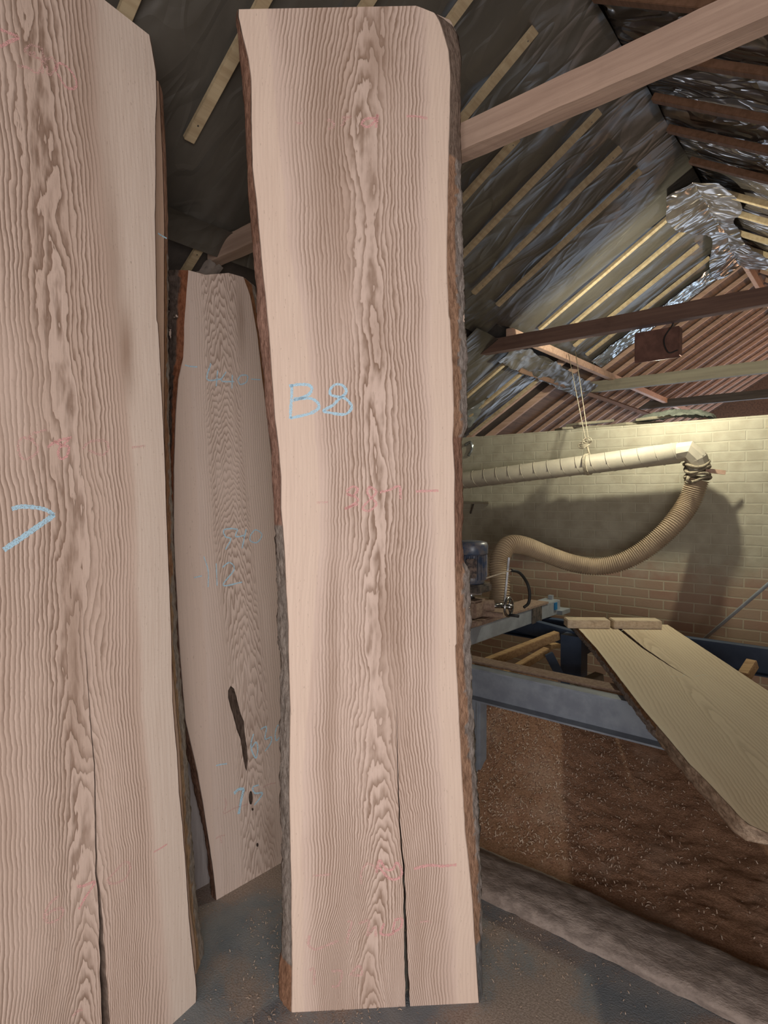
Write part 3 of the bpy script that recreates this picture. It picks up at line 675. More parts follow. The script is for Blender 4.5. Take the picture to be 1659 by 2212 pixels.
LS.chalk([[(200, 300), (140, 290), (165, 255), (230, 270), (235, 330), (160, 305)], [(95, 370), (150, 378), (212, 408), (235, 350), (205, 320)]], CH_PF, 3.2, **y1)
LS.chalk([[(238, 412), (240, 350), (290, 325), (312, 375), (270, 420), (260, 350)]], CH_PF, 3.2, **y1)
LS.chalk([[(310, 400), (330, 355), (385, 385), (425, 450), (420, 492), (370, 488), (320, 410)]], CH_P, 3.2, **y1)
LS.chalk([[(330, 1385), (270, 1440), (248, 1510), (285, 1535), (340, 1505), (350, 1460), (300, 1465), (255, 1500)]], CH_PF, 3.6, **y3)
LS.chalk([[(430, 1335), (470, 1330), (530, 1310), (480, 1390), (440, 1462)]], CH_P, 3.6, **y3)
LS.chalk([[(640, 1255), (700, 1197), (728, 1225), (700, 1290), (640, 1318), (600, 1305), (640, 1255)]], CH_PF, 3.4, **y3)
LS.chalk([[(860, 1142), (900, 1120), (936, 1096)]], CH_P, 2.4, **y3)
LS.chalk([[(405, 2060), (430, 2035), (462, 2020)]], CH_PF, 4, **y3)

# ---- slab leaning directly behind the left slab
LB = Slab('wood_slab', 'slab tucked behind the left slab, only its brown and barky right edge showing', LSo+bk*.085+dirw*.02, dirw, Vector((0, 0, 1))+bk*.036, .055)
Rf = LB.tab([(424, 2098), (423, 2056), (410, 1959), (398, 1805), (385, 1593), (368, 1400), (360, 1163), (354, 900), (354, 700), (354, 463), (350, 330), (343, 180)])
Ro = LB.tab([(444, 2098), (441, 2056), (425, 1959), (415, 1805), (401, 1593), (384, 1400), (374, 1163), (364, 900), (362, 700), (362, 463), (358, 330), (350, 180)], .055)
WB = slab_wood('ash_plain', LL, .012, [(0, .3), (1, .3)], [(0, 4), (1, 1)], [(0, .05), (1, .05)], [(0, .55), (1, .55)], .07, 2.4, 3.3, (.60, .40, .29), (.45, .30, .21), (.28, .18, .12), (.62, .43, .32), contrast=.6)
vt1 = LB.px(345, 178)[1]
LB.build(WB, [(0, 0), (3.3, 0)], Rf, [(0, -.01), (3.3, -.01)], Ro, lambda u: vt1, rows=260, colL=c_plain(GREYD, .6),
  colR=stack_col([(-1, c_inner_grey(.25, .2, (.45, .29, .18))), (LB.px(360, 1250)[1], c_inner_grey(.45, .3, (.40, .22, .13))), (LB.px(360, 535)[1], c_plain((.47, .28, .20), .15))]))
LB.chalk([[(341, 504), (352, 511), (360, 515)]], CH_B, 2.5)

# ---- back slab
r0 = on(468, 1944, 2, 0); r1 = on(604, 1866, 2, 0); dB = (r1-r0).normalized(); bB = Vector((-dB.y, dB.x, 0))
BS = Slab('wood_slab', 'shorter rippled-grain slab standing behind, between the two big slabs, with a hollow knot', r0, dB, Vector((0, 0, 1))+bB*.07, .05)
Lf = BS.tab([(468, 1944), (461, 1882), (447, 1786), (428, 1670), (401, 1554), (390, 1423), (386, 1356), (376, 1163), (376, 1009), (380, 893), (386, 816), (397, 770), (399, 700), (405, 619), (408, 584)])
Rf = BS.tab([(612, 1862), (612, 1700), (610, 1500), (604, 1400), (602, 1279), (596, 1124), (590, 1028), (579, 931), (567, 835), (556, 739), (541, 659), (524, 611)])
Lo = BS.tab([(459, 1952), (443, 1800), (420, 1700), (398, 1600), (385, 1500), (372, 1400), (365, 1100), (366, 900), (364, 750), (362, 573)], .05)
Ro = BS.tab([(622, 1862), (620, 1600), (615, 1400), (610, 1279), (605, 1124), (598, 1028), (588, 931), (578, 835), (568, 739), (556, 660), (545, 609)], .05)
BL = 2.7
va, ua = BS.px(408, 584)[1], BS.px(408, 584)[0]; vb, ub = BS.px(520, 614)[1], BS.px(520, 614)[0]
un, vn2 = BS.px(490, 606); un2, vn3 = BS.px(494, 592)
def VT3(u):
    b = va+(vb-va)*(u-ua)/(ub-ua)
    k = max(0, min(1, (u-un+.006)/.012)); return b+k*(vn3-vn2+.004)
uc = nrm(BS, BL, [(560, 1860), (552, 1700), (545, 1560), (530, 1400), (510, 1200), (495, 1000), (488, 800), (480, 620)])
G = sorted([(max(0, BS.px(520, y)[1])/BL, g) for y, g in [(1900, 58), (1750, 53), (1600, 48), (1450, 44), (1300, 39), (1200, 35), (1100, 29), (1000, 22), (900, 15), (800, 9), (700, 4.5), (600, 0)]])
kx, kz = BS.px(548, 1552); yx, yz = BS.px(512, 690); s5 = BS.px(580, 1800)
W3 = slab_wood('ash_back', BL, .0105, uc, G, [(0, .0), (1, .0)], [(0, .55), (1, .42)], .085, 3.0, 4.4, (.74, .60, .53), (.60, .47, .40), (.33, .23, .18), (.74, .59, .51), scallop=2.2, contrast=.85, ripple=.012,
   tint=[(yx+.03, yz, .022, .14, .7), (kx, kz, .05, .1, .3), (s5[0], s5[1], .04, .12, .5)])
BS.build(W3, Lf, Rf, Lo, Ro, VT3, rows=300,
  colL=stack_col([(-1, c_plain((.18, .10, .07), .8)), (BS.px(400, 1600)[1], c_plain((.20, .115, .085), .5)), (BS.px(400, 1100)[1], lambda t, v: (((.32, .13, .07), .4) if t < .4+.2*noise.noise(Vector((v*9, 1, 1))) else ((.13, .10, .085), 1.4)))]),
  colR=stack_col([(-1, c_plain((.27, .2, .16), .5)), (BS.px(560, 900)[1], c_inner_grey(.5, .3, (.36, .17, .09)))]), bulge=.004)
# hollow knot, worm holes: real recesses
z7 = lambda a, b: BS.px(330+a/4.424, 1400+b/4.424)
hol = [(740, 350), (775, 380), (800, 460), (835, 600), (875, 700), (885, 830), (905, 940), (915, 1080), (905, 1190), (885, 1150), (860, 1020), (840, 880), (800, 780), (765, 650), (735, 560), (712, 470), (712, 400)]
holm = flat_mat('rotten_hollow', (.17, .12, .095), (.09, .06, .045), .9, 0, 60, 1, stretch=(3, 1, .5))
W3s = BS.board
W3s.data.materials.append(holm)
def cut(pts, depth):
    me = bpy.data.meshes.new('cut'); n = len(pts)
    c = (sum(p[0] for p in pts)/n, sum(p[1] for p in pts)/n)
    vs = [(u, -.01, v) for u, v in pts]+[(c[0]+(u-c[0])*.75, depth, c[1]+(v-c[1])*.92) for u, v in pts]
    fs = [tuple(range(n)), tuple(range(n, 2*n))[::-1]]+[(i, (i+1) % n, n+(i+1) % n, n+i) for i in range(n)]
    me.from_pydata(vs, [], fs); bm = bmesh.new(); bm.from_mesh(me); bmesh.ops.recalc_face_normals(bm, faces=bm.faces[:]); bm.to_mesh(me); bm.free()
    me.materials.append(holm)
    c_ = bpy.data.objects.new('cut', me); COL.objects.link(c_); c_.matrix_world = BS.M
    md = W3s.modifiers.new('b', 'BOOLEAN'); md.object = c_; md.operation = 'DIFFERENCE'; md.solver = 'EXACT'
    try: md.material_mode = 'TRANSFER'
    except Exception: pass
    bpy.context.view_layer.update(); dg = bpy.context.evaluated_depsgraph_get()
    nm = bpy.data.meshes.new_from_object(W3s.evaluated_get(dg)); W3s.modifiers.clear(); W3s.data = nm; bpy.data.objects.remove(c_)
cut([z7(a, b) for a, b in hol], .022)
for cx, cy, rx, ry in ((937, 1430, 20, 68), (954, 1540, 10, 14), (1000, 1880, 11, 20)):
    cut([z7(cx+rx*math.cos(a), cy+ry*math.sin(a)) for a in [k*math.pi/6 for k in range(12)]], .03)
x2 = dict(orig=(0, 700), sc=2.592); x7 = dict(orig=(330, 1400), sc=4.424)
BS.chalk([[(1035, 230), (1070, 238), (1105, 240)]], CH_B, 2.4, **x2)
BS.chalk([[(1180, 220), (1160, 310), (1240, 308)], [(1218, 260), (1210, 348)]], CH_B, 2.8, **x2)
BS.chalk([[(1265, 268), (1240, 318), (1310, 322)], [(1300, 285), (1298, 362)]], CH_B, 2.8, **x2)
BS.chalk([[(1330, 312), (1350, 288), (1385, 290), (1378, 325), (1345, 338), (1330, 312)]], CH_B, 2.6, **x2)
BS.chalk([[(1405, 308), (1430, 310), (1458, 312)]], CH_B, 2.4, **x2)
BS.chalk([[(1330, 1150), (1290, 1145), (1252, 1155), (1262, 1190), (1292, 1205), (1262, 1262)]], CH_B, 3, **x2)
BS.chalk([[(1330, 1150), (1320, 1190), (1372, 1182)], [(1378, 1148), (1355, 1255)]], CH_B, 3, **x2)
BS.chalk([[(1400, 1185), (1430, 1152), (1466, 1180), (1440, 1222), (1402, 1215), (1400, 1185)]], CH_B, 2.6, **x2)
BS.chalk([[(1140, 1300), (1165, 1380), (1165, 1472)], [(1085, 1420), (1130, 1410)]], CH_B, 2.2, **x2)
BS.chalk([[(1210, 1340), (1215, 1465)]], CH_B, 2.2, **x2)
BS.chalk([[(1245, 1362), (1285, 1335), (1310, 1375), (1250, 1462), (1355, 1445)]], CH_B, 2.8, **x2)
BS.chalk([[(605, 1122), (650, 1112), (708, 1105)]], CH_B, 2.6, **x7)
BS.chalk([[(962, 820), (940, 900), (942, 970), (985, 1050), (1003, 960), (985, 900), (945, 950)]], CH_B, 3.2, **x7)
BS.chalk([[(1030, 775), (1085, 755), (1072, 868), (1132, 850), (1125, 910), (1072, 985)]], CH_B, 3, **x7)
BS.chalk([[(1238, 730), (1190, 745), (1168, 830), (1185, 882), (1238, 800)]], CH_B, 3, **x7)
BS.chalk([[6, (775, 1390), (820, 1350), (872, 1345)], [6, (868, 1348), (845, 1450), (820, 1585)]], CH_B, 6, **x7)
BS.chalk([[(1012, 1308), (955, 1330), (975, 1385), (1045, 1385), (1010, 1450), (968, 1500)]], CH_B, 3.4, **x7)
BS.chalk([[(690, 1435), (702, 1500), (680, 1580), (780, 1530), (905, 1490)]], CH_PF, 3, **x7)
BS.chalk([[(600, 1822), (650, 1795), (690, 1790)], [(645, 1795), (657, 1862)]], CH_PF, 3, **x7)
BS.chalk([[(1055, 1330), (1110, 1300), (1175, 1290)]], CH_PF, 3, **x7)

# ---- pale slab behind the back slab
PS = Slab('wood_slab', 'pale slab mostly hidden behind the rippled slab, its lower edge in blue shade', r0+bB*.11-dB*.05, dB, Vector((0, 0, 1))+bB*.075, .045)
PL = PS.tab([(420, 1950), (412, 1800), (404, 1700), (398, 1600), (392, 1500), (380, 1200), (376, 900), (376, 700)])
PO = PS.tab([(414, 1950), (404, 1800), (396, 1700), (390, 1600), (384, 1500), (374, 1200), (370, 900), (370, 700)], .045)
PS.build(flat_mat('pale_plank', (.42, .38, .37), (.34, .30, .29), .8, 0, 10, .1, stretch=(6, 6, .5)), PL, off_tab(PL, lambda v: .30), PO, off_tab(PL, lambda v: .32), lambda u: 2.25, rows=120, colL=c_plain(DARK, 1.2), colR=c_plain(DARK, 1))

# ---- slab lying on the saw bed
e0 = on(1236, 1343, 2, .75)
vp = (R_*((1027-829.5)/FPX)+F0).normalized(); acr = Vector((vp.y, -vp.x, 0))
# local x runs across (left to right), local z runs towards the camera's far end
PK = Slab('wood_slab', 'wide waney plank lying flat across the blue saw bed at right, split down its middle', e0-vp*2.50, acr, vp, .05)
if PK.B.z > 0: PK.B = -PK.B; PK.M = Matrix((PK.U, PK.B, PK.V)).transposed().to_4x4(); PK.M.translation = PK.O; PK.root.matrix_basis = PK.M; bpy_parents[PK.root.name] = PK.M.copy()
Lf = PK.tab([(1236, 1343), (1290, 1402), (1340, 1467), (1388, 1530), (1440, 1590), (1490, 1650), (1545, 1705), (1600, 1765), (1618, 1780), (1660, 1800), (1900, 1880)])
Lo = PK.tab([(1228, 1352), (1268, 1396), (1325, 1470), (1370, 1535), (1420, 1600), (1475, 1668), (1530, 1730), (1588, 1800), (1612, 1815), (1670, 1828), (1900, 1905)], .05)
Rf = PK.tab([(1440, 1348), (1550, 1420), (1659, 1492), (1800, 1583), (2000, 1710), (2155, 1803)])
WK = slab_wood('ash_plank', 2.5, .02, [(0, .2), (1, .36)], [(0, 8), (1, 1)], [(0, .03), (1, .03)], [(0, .62), (1, .62)], .1, 1.6, 6.1, (.66, .54, .38), (.55, .42, .28), (.34, .23, .14), (.70, .60, .44), contrast=.45)
pc = [PK.px(x, y) for x, y in ((1320, 1343), (1390, 1400), (1450, 1440), (1500, 1470), (1600, 1530))]
crk = (sorted([(v, u) for u, v in pc]), sorted([(pc[0][1]+.1, .03), (pc[0][1], .028), (pc[1][1], .014), (pc[2][1], .006), (pc[3][1], 0), (0, 0)]))
vlen = PK.px(1300, 1345)[1]
PK.build(WK, Lf, Rf, Lo, off_tab(Rf, lambda v: .02), lambda u: vlen, crack=crk, rows=260, colL=stack_col([(-1, c_plain((.40, .30, .22), .5)), (.75, c_inner_grey(.3, .2, (.30, .17, .09)))]), colR=c_plain(ORG2, .6), bulge=.004)
PK.chalk([[(1290, 1362), (1310, 1363)]], chalk_mat('white_chalk', (.8, .8, .7), .6), 2.4)
wc = bpy.data.materials['white_chalk']
PK.chalk([[(1340, 1364), (1352, 1360), (1362, 1368)]], wc, 2.4); PK.chalk([[(1374, 1362), (1390, 1364), (1400, 1360)]], wc, 2.4)
PK.chalk([[(1400, 1461), (1425, 1459)]], wc, 2.2); PK.chalk([[(1445, 1460), (1470, 1463), (1480, 1457)]], wc, 2.2); PK.chalk([[(1500, 1462), (1520, 1458), (1540, 1462)]], wc, 2.2)
# strip board under the far end of the plank
sp0 = on(1222, 1336, 2, .80); sp1 = on(1423, 1338, 2, .80)
m = MB(); mid = sp0.lerp(sp1, .455)
m.bar(sp0-Z_*.025, mid-Z_*.025, .10, .05, bev=.004); m.bar(mid-Z_*.025+(sp1-sp0).normalized()*.02, sp1-Z_*.025, .10, .05, bev=.004)
tag(m.build('end_board', timber('pale_board', (.62, .51, .37), (.48, .37, .26), 2)), 'pale split board standing across the far end of the plank on the saw', 'board')

# ================================================================== SAW
SW = thing('sawmill', 'blue-grey steel sawmill frame with motor and carriage behind the middle slab', 'sawmill', (-1.2, 3.2, 0))
RZ = .695
def channel(a, b, h, fl, t, face=-1):
    """C section: web with two flanges; face -1 web toward the viewer"""
    a, b = Vector(a), Vector(b); m = MB(); d = (b-a).normalized(); s_ = d.cross(Z_).normalized()
    m.bar(a-Z_*h/2, b-Z_*h/2, t, h); m.bar(a-Z_*t/2+s_*fl/2*face, b-Z_*t/2+s_*fl/2*face, fl, t); m.bar(a-Z_*(h-t/2)+s_*fl/2*face, b-Z_*(h-t/2)+s_*fl/2*face, fl, t); return m
YR = 2.60
rail_a = (-3.0, YR, RZ); rail_b = (.55, YR, RZ)
channel(rail_a, rail_b, .165, .06, .008, 1).build('front_rail', M['steel_blue'], SW)
channel((-3.0, 3.98, RZ), (.9, 3.98, RZ), .16, .06, .008, 1).build('rear_rail', M['steel_navy'], SW)
MB().box((-1.45, YR+.10, RZ-.005), (3.0, .09, .012)).build('dusty_top_plate', M['dust'], SW)
for (X, Y, wd) in ((-1.60, YR+.05, .09), (.4, YR+.05, .09), (-2.7, YR+.05, .09), (-2.7, 3.95, .09), (.4, 3.95, .09)):
    MB().box((X, Y, .265), (wd, .06, .53)).box((X+.03, Y-.032, .265), (.006, .02, .53)).build('leg', M['steel_blue'], SW)
ca, cb = on(1240, 1400, 1, 3.55), on(1240, 1490, 1, 3.55)
MB().box((ca.x, 3.55, .45), (.13, .10, .5)).build('post', M['steel_navy'], SW)
MB().bar((ca.x+.02, 3.62, .63), (ca.x+.02, 3.96, .63), .06, .12).bar((-2.2, 3.9, .66), (ca.x, 3.6, .66), .05, .1).build('cross_member', M['steel_navy'], SW)
# carriage beam along the bed
CX = -1.84
CB = MB(); CB.box((CX, 3.30, .755), (.12, 1.62, .10), bev=.004).build('carriage_beam', M['steel_light'], SW)
MB().box((CX+.064, 3.72, .755), (.006, .14, .104)).build('joint_plate', M['iron'], SW)
MB().box((CX-.02, 3.25, .812), (.17, 1.3, .014)).build('dusty_slide', M['dust'], SW)
MB().box((CX+.04, 4.12, .72), (.12, .14, .03)).box((CX+.0, 4.08, .79), (.03, .03, .09)).build('end_stop', M['steel_light'], SW)
MB().box((CX+.063, 4.02, .77), (.01, .04, .05)).build('indicator', flat_mat('bright_blue', (.02, .2, .45)), SW)
# motor
mp = at(1018, 1250, 3.42); mx, my = mp.x, mp.y
def lathe(cx, cy, prof, n=28):
    m = MB(); m.tube([(cx, cy, z) for z, r in prof], [r for z, r in prof], n); return m
mz = lambda py: on(1018, py, 1, my).z
mt = lathe(mx, my, [(mz(1262), .055), (mz(1258), .075), (mz(1250), .078), (mz(1196), .078)]).build('motor', M['motor_blue'], SW, True)
fn = MB()
for k in range(22):
    a = 2*math.pi*k/22; d = Vector((math.cos(a), math.sin(a), 0)); fn.bar(Vector((mx, my, mz(1250)))+d*.083, Vector((mx, my, mz(1198)))+d*.083, .004, .014, up=d)
fn.build('cooling_fin', M['motor_blue'], mt)
lathe(mx, my, [(mz(1196), .092), (mz(1194), .095), (mz(1178), .095), (mz(1171), .088), (mz(1168), .06)]).build('fan_cover', M['motor_blue'], mt, True)
fc = (Vector((mx, my, 0))-Vector((0, 0, 0))).normalized()*-1; fs_ = Vector((-fc.y, fc.x, 0))
MB().box(Vector((mx, my, mz(1224)))+fc*.095+fs_*0.0, (.06, .02, .11), fs_, fc, Z_, .006).build('caked_fins', M['cake'], mt)
gb = MB(); gb.box((mx, my, mz(1268)), (.19, .15, .045), bev=.008); gb.box(Vector((mx, my, mz(1275)))-fs_*-.0+fc*.05, (.12, .05, .03), fs_, fc, Z_, .004)
gb.build('mounting_plate', M['iron'], SW)
lathe(mx, my, [(mz(1300), .02), (mz(1285), .022), (mz(1270), .022)]).tube([(mx-.05, my-.05, mz(1272)), (mx-.05, my-.05, mz(1310))], .012).build('spindle', M['chrome'], SW, True)
hb = MB(); hb.box((mx, my, mz(1312)), (.14, .14, .10), bev=.012); hb.box((mx, my, mz(1338)), (.2, .2, .03), bev=.006)
rt = R_
hb.tube([Vector((mx, my, mz(1308)))+rt*.05, Vector((mx, my, mz(1308)))+rt*.13], .032, 16); hb.tube([Vector((mx, my, mz(1325)))+rt*.05, Vector((mx, my, mz(1330)))+rt*.18], .018, 12)
hb.build('gearbox', M['dust'], SW)
MB().tube([Vector((mx, my, mz(1308)))+rt*.13, Vector((mx, my, mz(1308)))+rt*.19], .014, 12).build('shaft', M['chrome'], SW, True)
# hand wheel
hc = at(1099, 1311, 3.38); ax = (rt*.8-F0*.6).normalized(); e1 = ax.cross(Z_).normalized(); e2 = ax.cross(e1)
hw = MB(); hw.tube([hc+(e1*math.cos(a)+e2*math.sin(a))*.052 for a in [2*math.pi*k/32 for k in range(33)]], .008, 10, False)
for k in range(3): a = 2*math.pi*k/3; hw.bar(hc, hc+(e1*math.cos(a)+e2*math.sin(a))*.05, .012, .008, up=ax)
hw.tube([hc-ax*.03, hc+ax*.02], .014, 12)
hwo = hw.build('handwheel', M['chrome'], SW, True)
MB().tube([hc-Z_*.045+ax*.005, hc-Z_*.045+ax*.06], [.008, .01], 12).build('crank_grip', M['black'], hwo, True)
MB().tube([hc-ax*.03, Vector((mx, my, mz(1308)))+rt*.06], .012, 12).build('wheel_shaft', M['chrome'], SW, True)
MB().tube([at(1050, 1249, 3.38), at(1104, 1232, 3.4)], .004, 8).build('lever', M['rope'], SW)
MB().tube(smooth_path([at(1104, 1232, 3.42), at(1122, 1237, 3.45), at(1138, 1258, 3.5), at(1144, 1280, 3.5), at(1142, 1302, 3.5), at(1132, 1312, 3.48)], 30), .009, 10).build('cable_chain', M['black'], SW, True)
MB().bar(at(1099, 1204, 3.75), at(1090, 1300, 3.75), .016, .012, up=R_).build('guide_strip', M['chrome'], SW)
# hose and duct
def hose_path():
    pts = [((1074, 1325), 4.2, .066), ((1080, 1270), 4.2, .066), ((1078, 1215), 4.25, .066), ((1096, 1180), 4.3, .064), ((1130, 1178), 4.35, .062), ((1180, 1197), 4.4, .060), ((1235, 1216), 4.42, .060), ((1290, 1224), 4.4, .060), ((1345, 1213), 4.35, .062), ((1400, 1182), 4.3, .065), ((1450, 1137), 4.25, .068), ((1488, 1085), 4.24, .071), ((1507, 1035), 4.21, .073)]
    P = [at(*p, d) for p, d, r in pts]; N = 1000; path = smooth_path(P, N)
    rad = []
    s_ = 0
    for i, q in enumerate(path):
        if i: s_ += (path[i]-path[i-1]).length
        tt = i/N*(len(pts)-1); k = min(int(tt), len(pts)-2); r = pts[k][2]+(pts[k+1][2]-pts[k][2])*(tt-k)
        rad.append(r+.0055*math.sin(2*math.pi*s_/.0155))
    return path, rad
pth, rad = hose_path()
tag(MB().tube(pth, rad, 28).build('flexible_hose', M['hose'], None, True), 'dusty beige corrugated extraction hose looping from the duct elbow down to the saw', 'hose')
DU = thing('extraction_duct', 'dusty cream metal extraction duct running along the brick wall to an elbow', 'duct', on(1470, 978, 1, 4.6))
YP = 4.6; A_ = on(1466, 978, 1, YP); B_ = on(1000, 1038, 1, YP); C_ = B_+(B_-A_).normalized()*.55
MB().tube([C_, B_, A_], [.074, .074, .0755], 40).build('straight_pipe', M['pipe'], DU, True)
ax = (B_-A_).normalized(); o1 = ax.orthogonal().normalized(); o2 = ax.cross(o1); sm = MB()
L_ = (C_-A_).length; N = 900; hp = []
for k in range(N):
    s_ = k/N*L_; a = 2*math.pi*s_/.118; hp.append(A_+ax*s_+(o1*math.cos(a)+o2*math.sin(a))*.0755)
sm.tube(hp, .0026, 5).build('spiral_seam', M['pipe'], DU, True)
el = [A_, at(1487, 974, 4.20), at(1503, 990, 4.19), at(1511, 1012, 4.20), at(1508, 1042, 4.21)]
m = MB(); m.tube([A_+ax*.02, el[1], el[2]+(el[3]-el[2])*.1], [.074, .076, .077], 10).build('elbow', M['pipe'], DU)
m = MB(); m.tube([el[1].lerp(el[2], .6), el[2], el[3]], [.070, .076, .074], 12).build('elbow_end', M['pipe'], DU)
wr = MB()
for k in range(4):
    c = el[2].lerp(el[4], .25+.2*k); dn = (el[4]-el[2]).normalized(); q1 = dn.orthogonal().normalized(); q2 = dn.cross(q1); ph = random.random()*6
    wr.tube([c+(q1*math.cos(a)+q2*math.sin(a))*(.077+.004*math.sin(3*a+ph))+dn*.014*math.sin(2*a+ph) for a in [2*math.pi*j/36 for j in range(37)]], .012, 8, False)
wr.tube([at(1488, 1030, 4.12), at(1484, 1037, 4.12), at(1492, 1042, 4.12)], .012, 8)
tag(wr.build('cloth_wrap', M['rag'], None, True), 'dusty rag tied round the joint of duct elbow and hose', 'rag')
tag(MB().bar(at(1524, 1016, 4.2), at(1567, 1021, 4.18), .012, .03, bev=.001).build('wooden_stick', M['rafter']), 'short pale stick poking out right of the duct elbow', 'stick')
# rope
rp = MB(); t1 = at(1228, 765, 5.2); t2 = at(1243, 760, 5.2); k1 = on(1266, 955, 1, 4.6); k2 = on(1272, 955, 1, 4.6)
rp.tube([t1, k1], .0035, 6); rp.tube([t2, k2], .0035, 6)
pc_ = A_+ax*((on(1273, 1003, 1, YP)-A_).dot(ax))
for off in (0, .012, .022): rp.tube([pc_+ax*off+(o1*math.cos(a)+o2*math.sin(a))*.081 for a in [2*math.pi*j/24 for j in range(25)]], .005, 6, False)
for k in range(5):
    c = k1+Vector((.01*k-.02, -.02, -.01)); rp.tube([c+Vector((math.cos(a)*.035, .01*math.sin(a*2+k), math.sin(a)*.022+.01*k-.02)) for a in [2*math.pi*j/16+k for j in range(15)]], .0035, 6)
rp.tube([k1, pc_+Vector((0, 0, .075))], .008, 6)
tag(rp.build('rope', M['rope'], None, True), 'pale rope hanging from the roof and knotted round the duct', 'rope')

# ================================================================== OFFCUTS, WALL TOP, SMALL THINGS
def plank(a, b, w, t, label, mat=M['offcut'], name='offcut', up=(0, 0, 1), cat='offcut'):
    return tag(MB().bar(a, b, w, t, up=up, bev=.003).build(name, mat), label, cat)
plank(at(1030, 1440, 3.5), at(1204, 1372, 3.75), .05, .05, 'upper of two long offcuts lying inside the saw frame')
plank(at(1080, 1465, 3.4), at(1182, 1405, 3.6), .045, .04, 'lower of two long offcuts lying inside the saw frame')
plank(at(1170, 1400, 3.9), at(1212, 1392, 4.0), .04, .03, 'small pale offcut at the tip of the two long ones in the saw')
plank(at(1240, 1488, 3.3), at(1296, 1462, 3.4), .06, .05, 'grey offcut in shadow beneath the plank on the saw', M['beam_grey'])
plank(at(1185, 1412, 3.5), at(1214, 1468, 3.5), .03, .05, 'dark slanting bar under the offcuts in the saw', M['steel_navy'], 'steel_bar', cat='bar')
plank(at(1607, 1462, 2.95), at(1626, 1432, 3.0), .05, .05, 'small block of wood standing on the saw bed at the right edge')
for i, (p, q, lab) in enumerate((((1205, 925), (1310, 900), 'lowest grey board stacked on top of the brick wall'), ((1235, 912), (1300, 893), 'upper grey board stacked on top of the brick wall'), ((1335, 915), (1400, 890), 'broad pale board lying on the brick wall beside the insulation'), ((1390, 912), (1450, 893), 'second broad board on the brick wall under the insulation'))):
    a = on(*p, 1, 4.97); b = on(*q, 1, 5.35); plank(Vector((a.x, 4.98, 2.14+.03*(i % 2))), Vector((b.x+.05, 5.35, 2.17+.05*(i % 2))), .16, .022, lab, M['beam_grey'], 'board', cat='board')
i0 = on(1450, 905, 1, 5.1); crumple('insulation_quilt', lambda u, v: (i0.x-.3+.62*u, 5.0+.2*v, 2.14+.10*math.sin(math.pi*u)**.5*math.sin(math.pi*(.15+.7*v))), 50, 16, M['grey_stuff'], 'lumpy grey-green insulation quilt lying on top of the brick wall', .02, 14, 'insulation')
sh = thing('wall_shelf', 'small bracketed shelf on the brick wall just right of the middle slab', 'shelf', on(1010, 1088, 1, 4.85))
s0 = on(990, 1086, 1, 4.82); s1 = on(1050, 1085, 1, 4.82)
MB().box(((s0.x+s1.x)/2, 4.83, s0.z), (abs(s1.x-s0.x), .12, .018)).build('shelf_board', M['beam_grey'], sh); MB().bar((s0.x+.1, 4.88, s0.z-.1), (s0.x+.18, 4.80, s0.z-.01), .012, .012).build('bracket', M['iron'], sh)
ca_ = on(1508, 1392, 1, 4.55); cb_ = on(1659, 1262, 1, 4.35)
tag(MB().tube([ca_, cb_+(cb_-ca_)*.5], .011, 10).build('leaning_rod', M['steel_light'], None, True), 'thin pale rod slanting up beside the brick wall at the right edge', 'rod')
tag(MB().tube(smooth_path([on(1005, 962, 1, 4.885), on(1016, 955, 1, 4.885), on(1020, 968, 1, 4.885), on(1012, 985, 1, 4.885)], 16), .012, 8).build('plastic_scrap', M['plastic'], None, True), 'shiny scrap of plastic hooked against the bark of the middle slab', 'scrap')

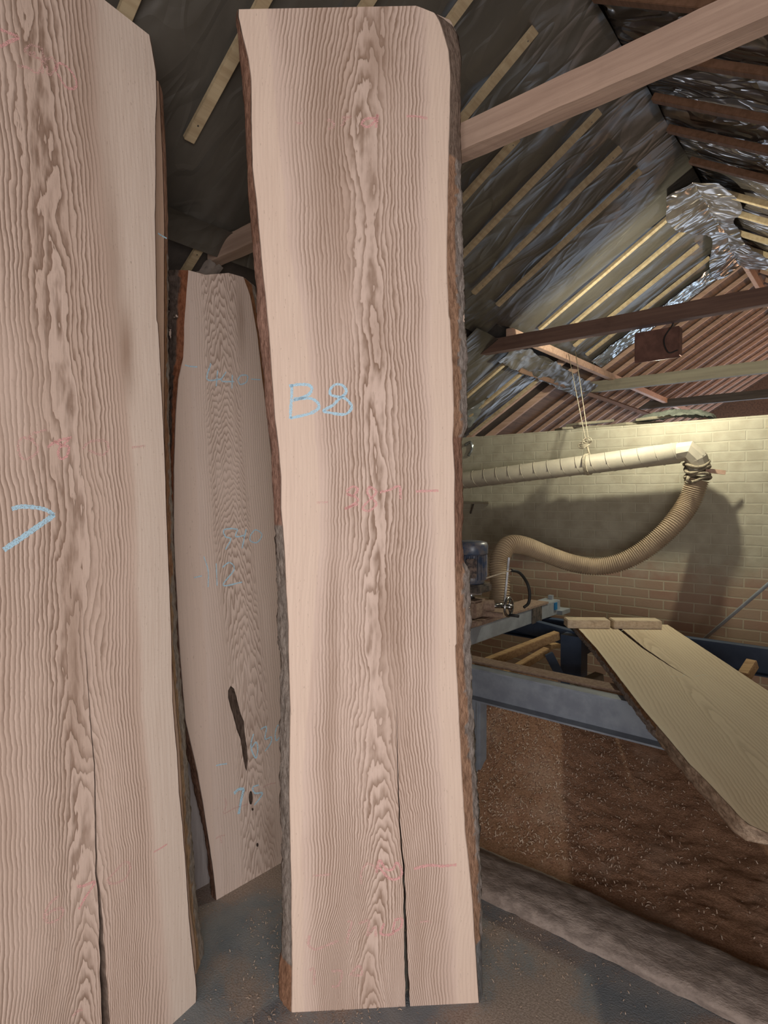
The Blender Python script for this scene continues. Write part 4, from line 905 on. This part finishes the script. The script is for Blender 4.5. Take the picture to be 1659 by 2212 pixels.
# timber curb on the floor
def curb(u, v):
    X = -2.2+3.2*u; a = math.pi*v; Y = 2.10-.13*math.cos(a); z = .055*math.sin(a)**.6
    q = Vector((X*3, v*3, 1)); return (X, Y+.012*noise.noise(q), z+.010*noise.noise(q*2.3)+.004*noise.noise(q*9))
M['curb'] = flat_mat('dusty_timber_curb', (.38, .31, .27), (.23, .185, .16), .95, 0, 22, 1, stretch=(.8, 1.6, 1.6), detail=8)
tag(MB().grid(curb, 260, 18).build('floor_timber', M['curb'], None, True), 'long low dusty timber lying on the floor in front of the sawdust', 'timber')
def heap_h(X, Y):
    a = .44*math.exp(-((X+1.85)/.62)**2-((Y-3.15)/.42)**2)+.16*math.exp(-((X+.9)/.8)**2-((Y-3.6)/.6)**2)+.08*math.exp(-((X+1.5)/.5)**2-((Y-2.7)/.3)**2)
    q = Vector((X*4, Y*4, 2)); return a+.012+.022*noise.noise(q)+.012*noise.noise(q*3)+.006*noise.noise(q*9)
h_ = MB().grid(lambda u, v: (-3.2+4.5*u, 2.18+2.6*v, max(.004, heap_h(-3.2+4.5*u, 2.18+2.6*v)*min(1, v*14+.15))), 360, 220).build('sawdust_heap', M['heap'], None, True)
tag(h_, 'brown sawdust heaped on the floor under the saw', 'sawdust'); h_['kind'] = 'stuff'
def flakes(n, fn, name, label, mat, sz):
    m = MB()
    for i in range(n):
        X, Y, Zf = fn(); a = random.random()*6.28; L = sz*(.5+random.random()); W = sz*.28; t = random.uniform(-.5, .5); d = Vector((math.cos(a), math.sin(a), t)); s = Vector((-math.sin(a), math.cos(a), random.uniform(-.5, .5)))
        c = Vector((X, Y, Zf+L*.22)); b = len(m.v); up = Vector((0, 0, L*.25))
        m.v += [c-d*L/2-s*W/2, c-d*L/2+s*W/2, c+s*W/2+up, c-s*W/2+up, c+d*L/2+s*W/2, c+d*L/2-s*W/2]; m.f += [[b, b+1, b+2, b+3], [b+3, b+2, b+4, b+5]]
    me = bpy.data.meshes.new(name); me.from_pydata([tuple(v) for v in m.v], [], m.f); o = link(name, me, mat); tag(o, label, 'shavings'); o['kind'] = 'stuff'
def f1():
    X = max(-2.9, random.gauss(-1.5, .5)); Y = random.uniform(2.3, 3.3); return X, Y, max(.004, heap_h(X, Y)*min(1, (Y-2.18)/2.6*14+.15))
flakes(5200, f1, 'wood_shavings', 'pale curled shavings scattered over the sawdust heap', M['flake'], .013)
def f2():
    while True:
        X = random.uniform(-2.3, .1); Y = random.uniform(.5, 1.95)
        if noise.noise(Vector((X*2.3, Y*2.3, 4))) > -.05 or random.random() < .15: return X, Y, 0
flakes(4200, f2, 'wood_shavings', 'fine shavings and dust scattered over the concrete floor', M['flake'], .008)
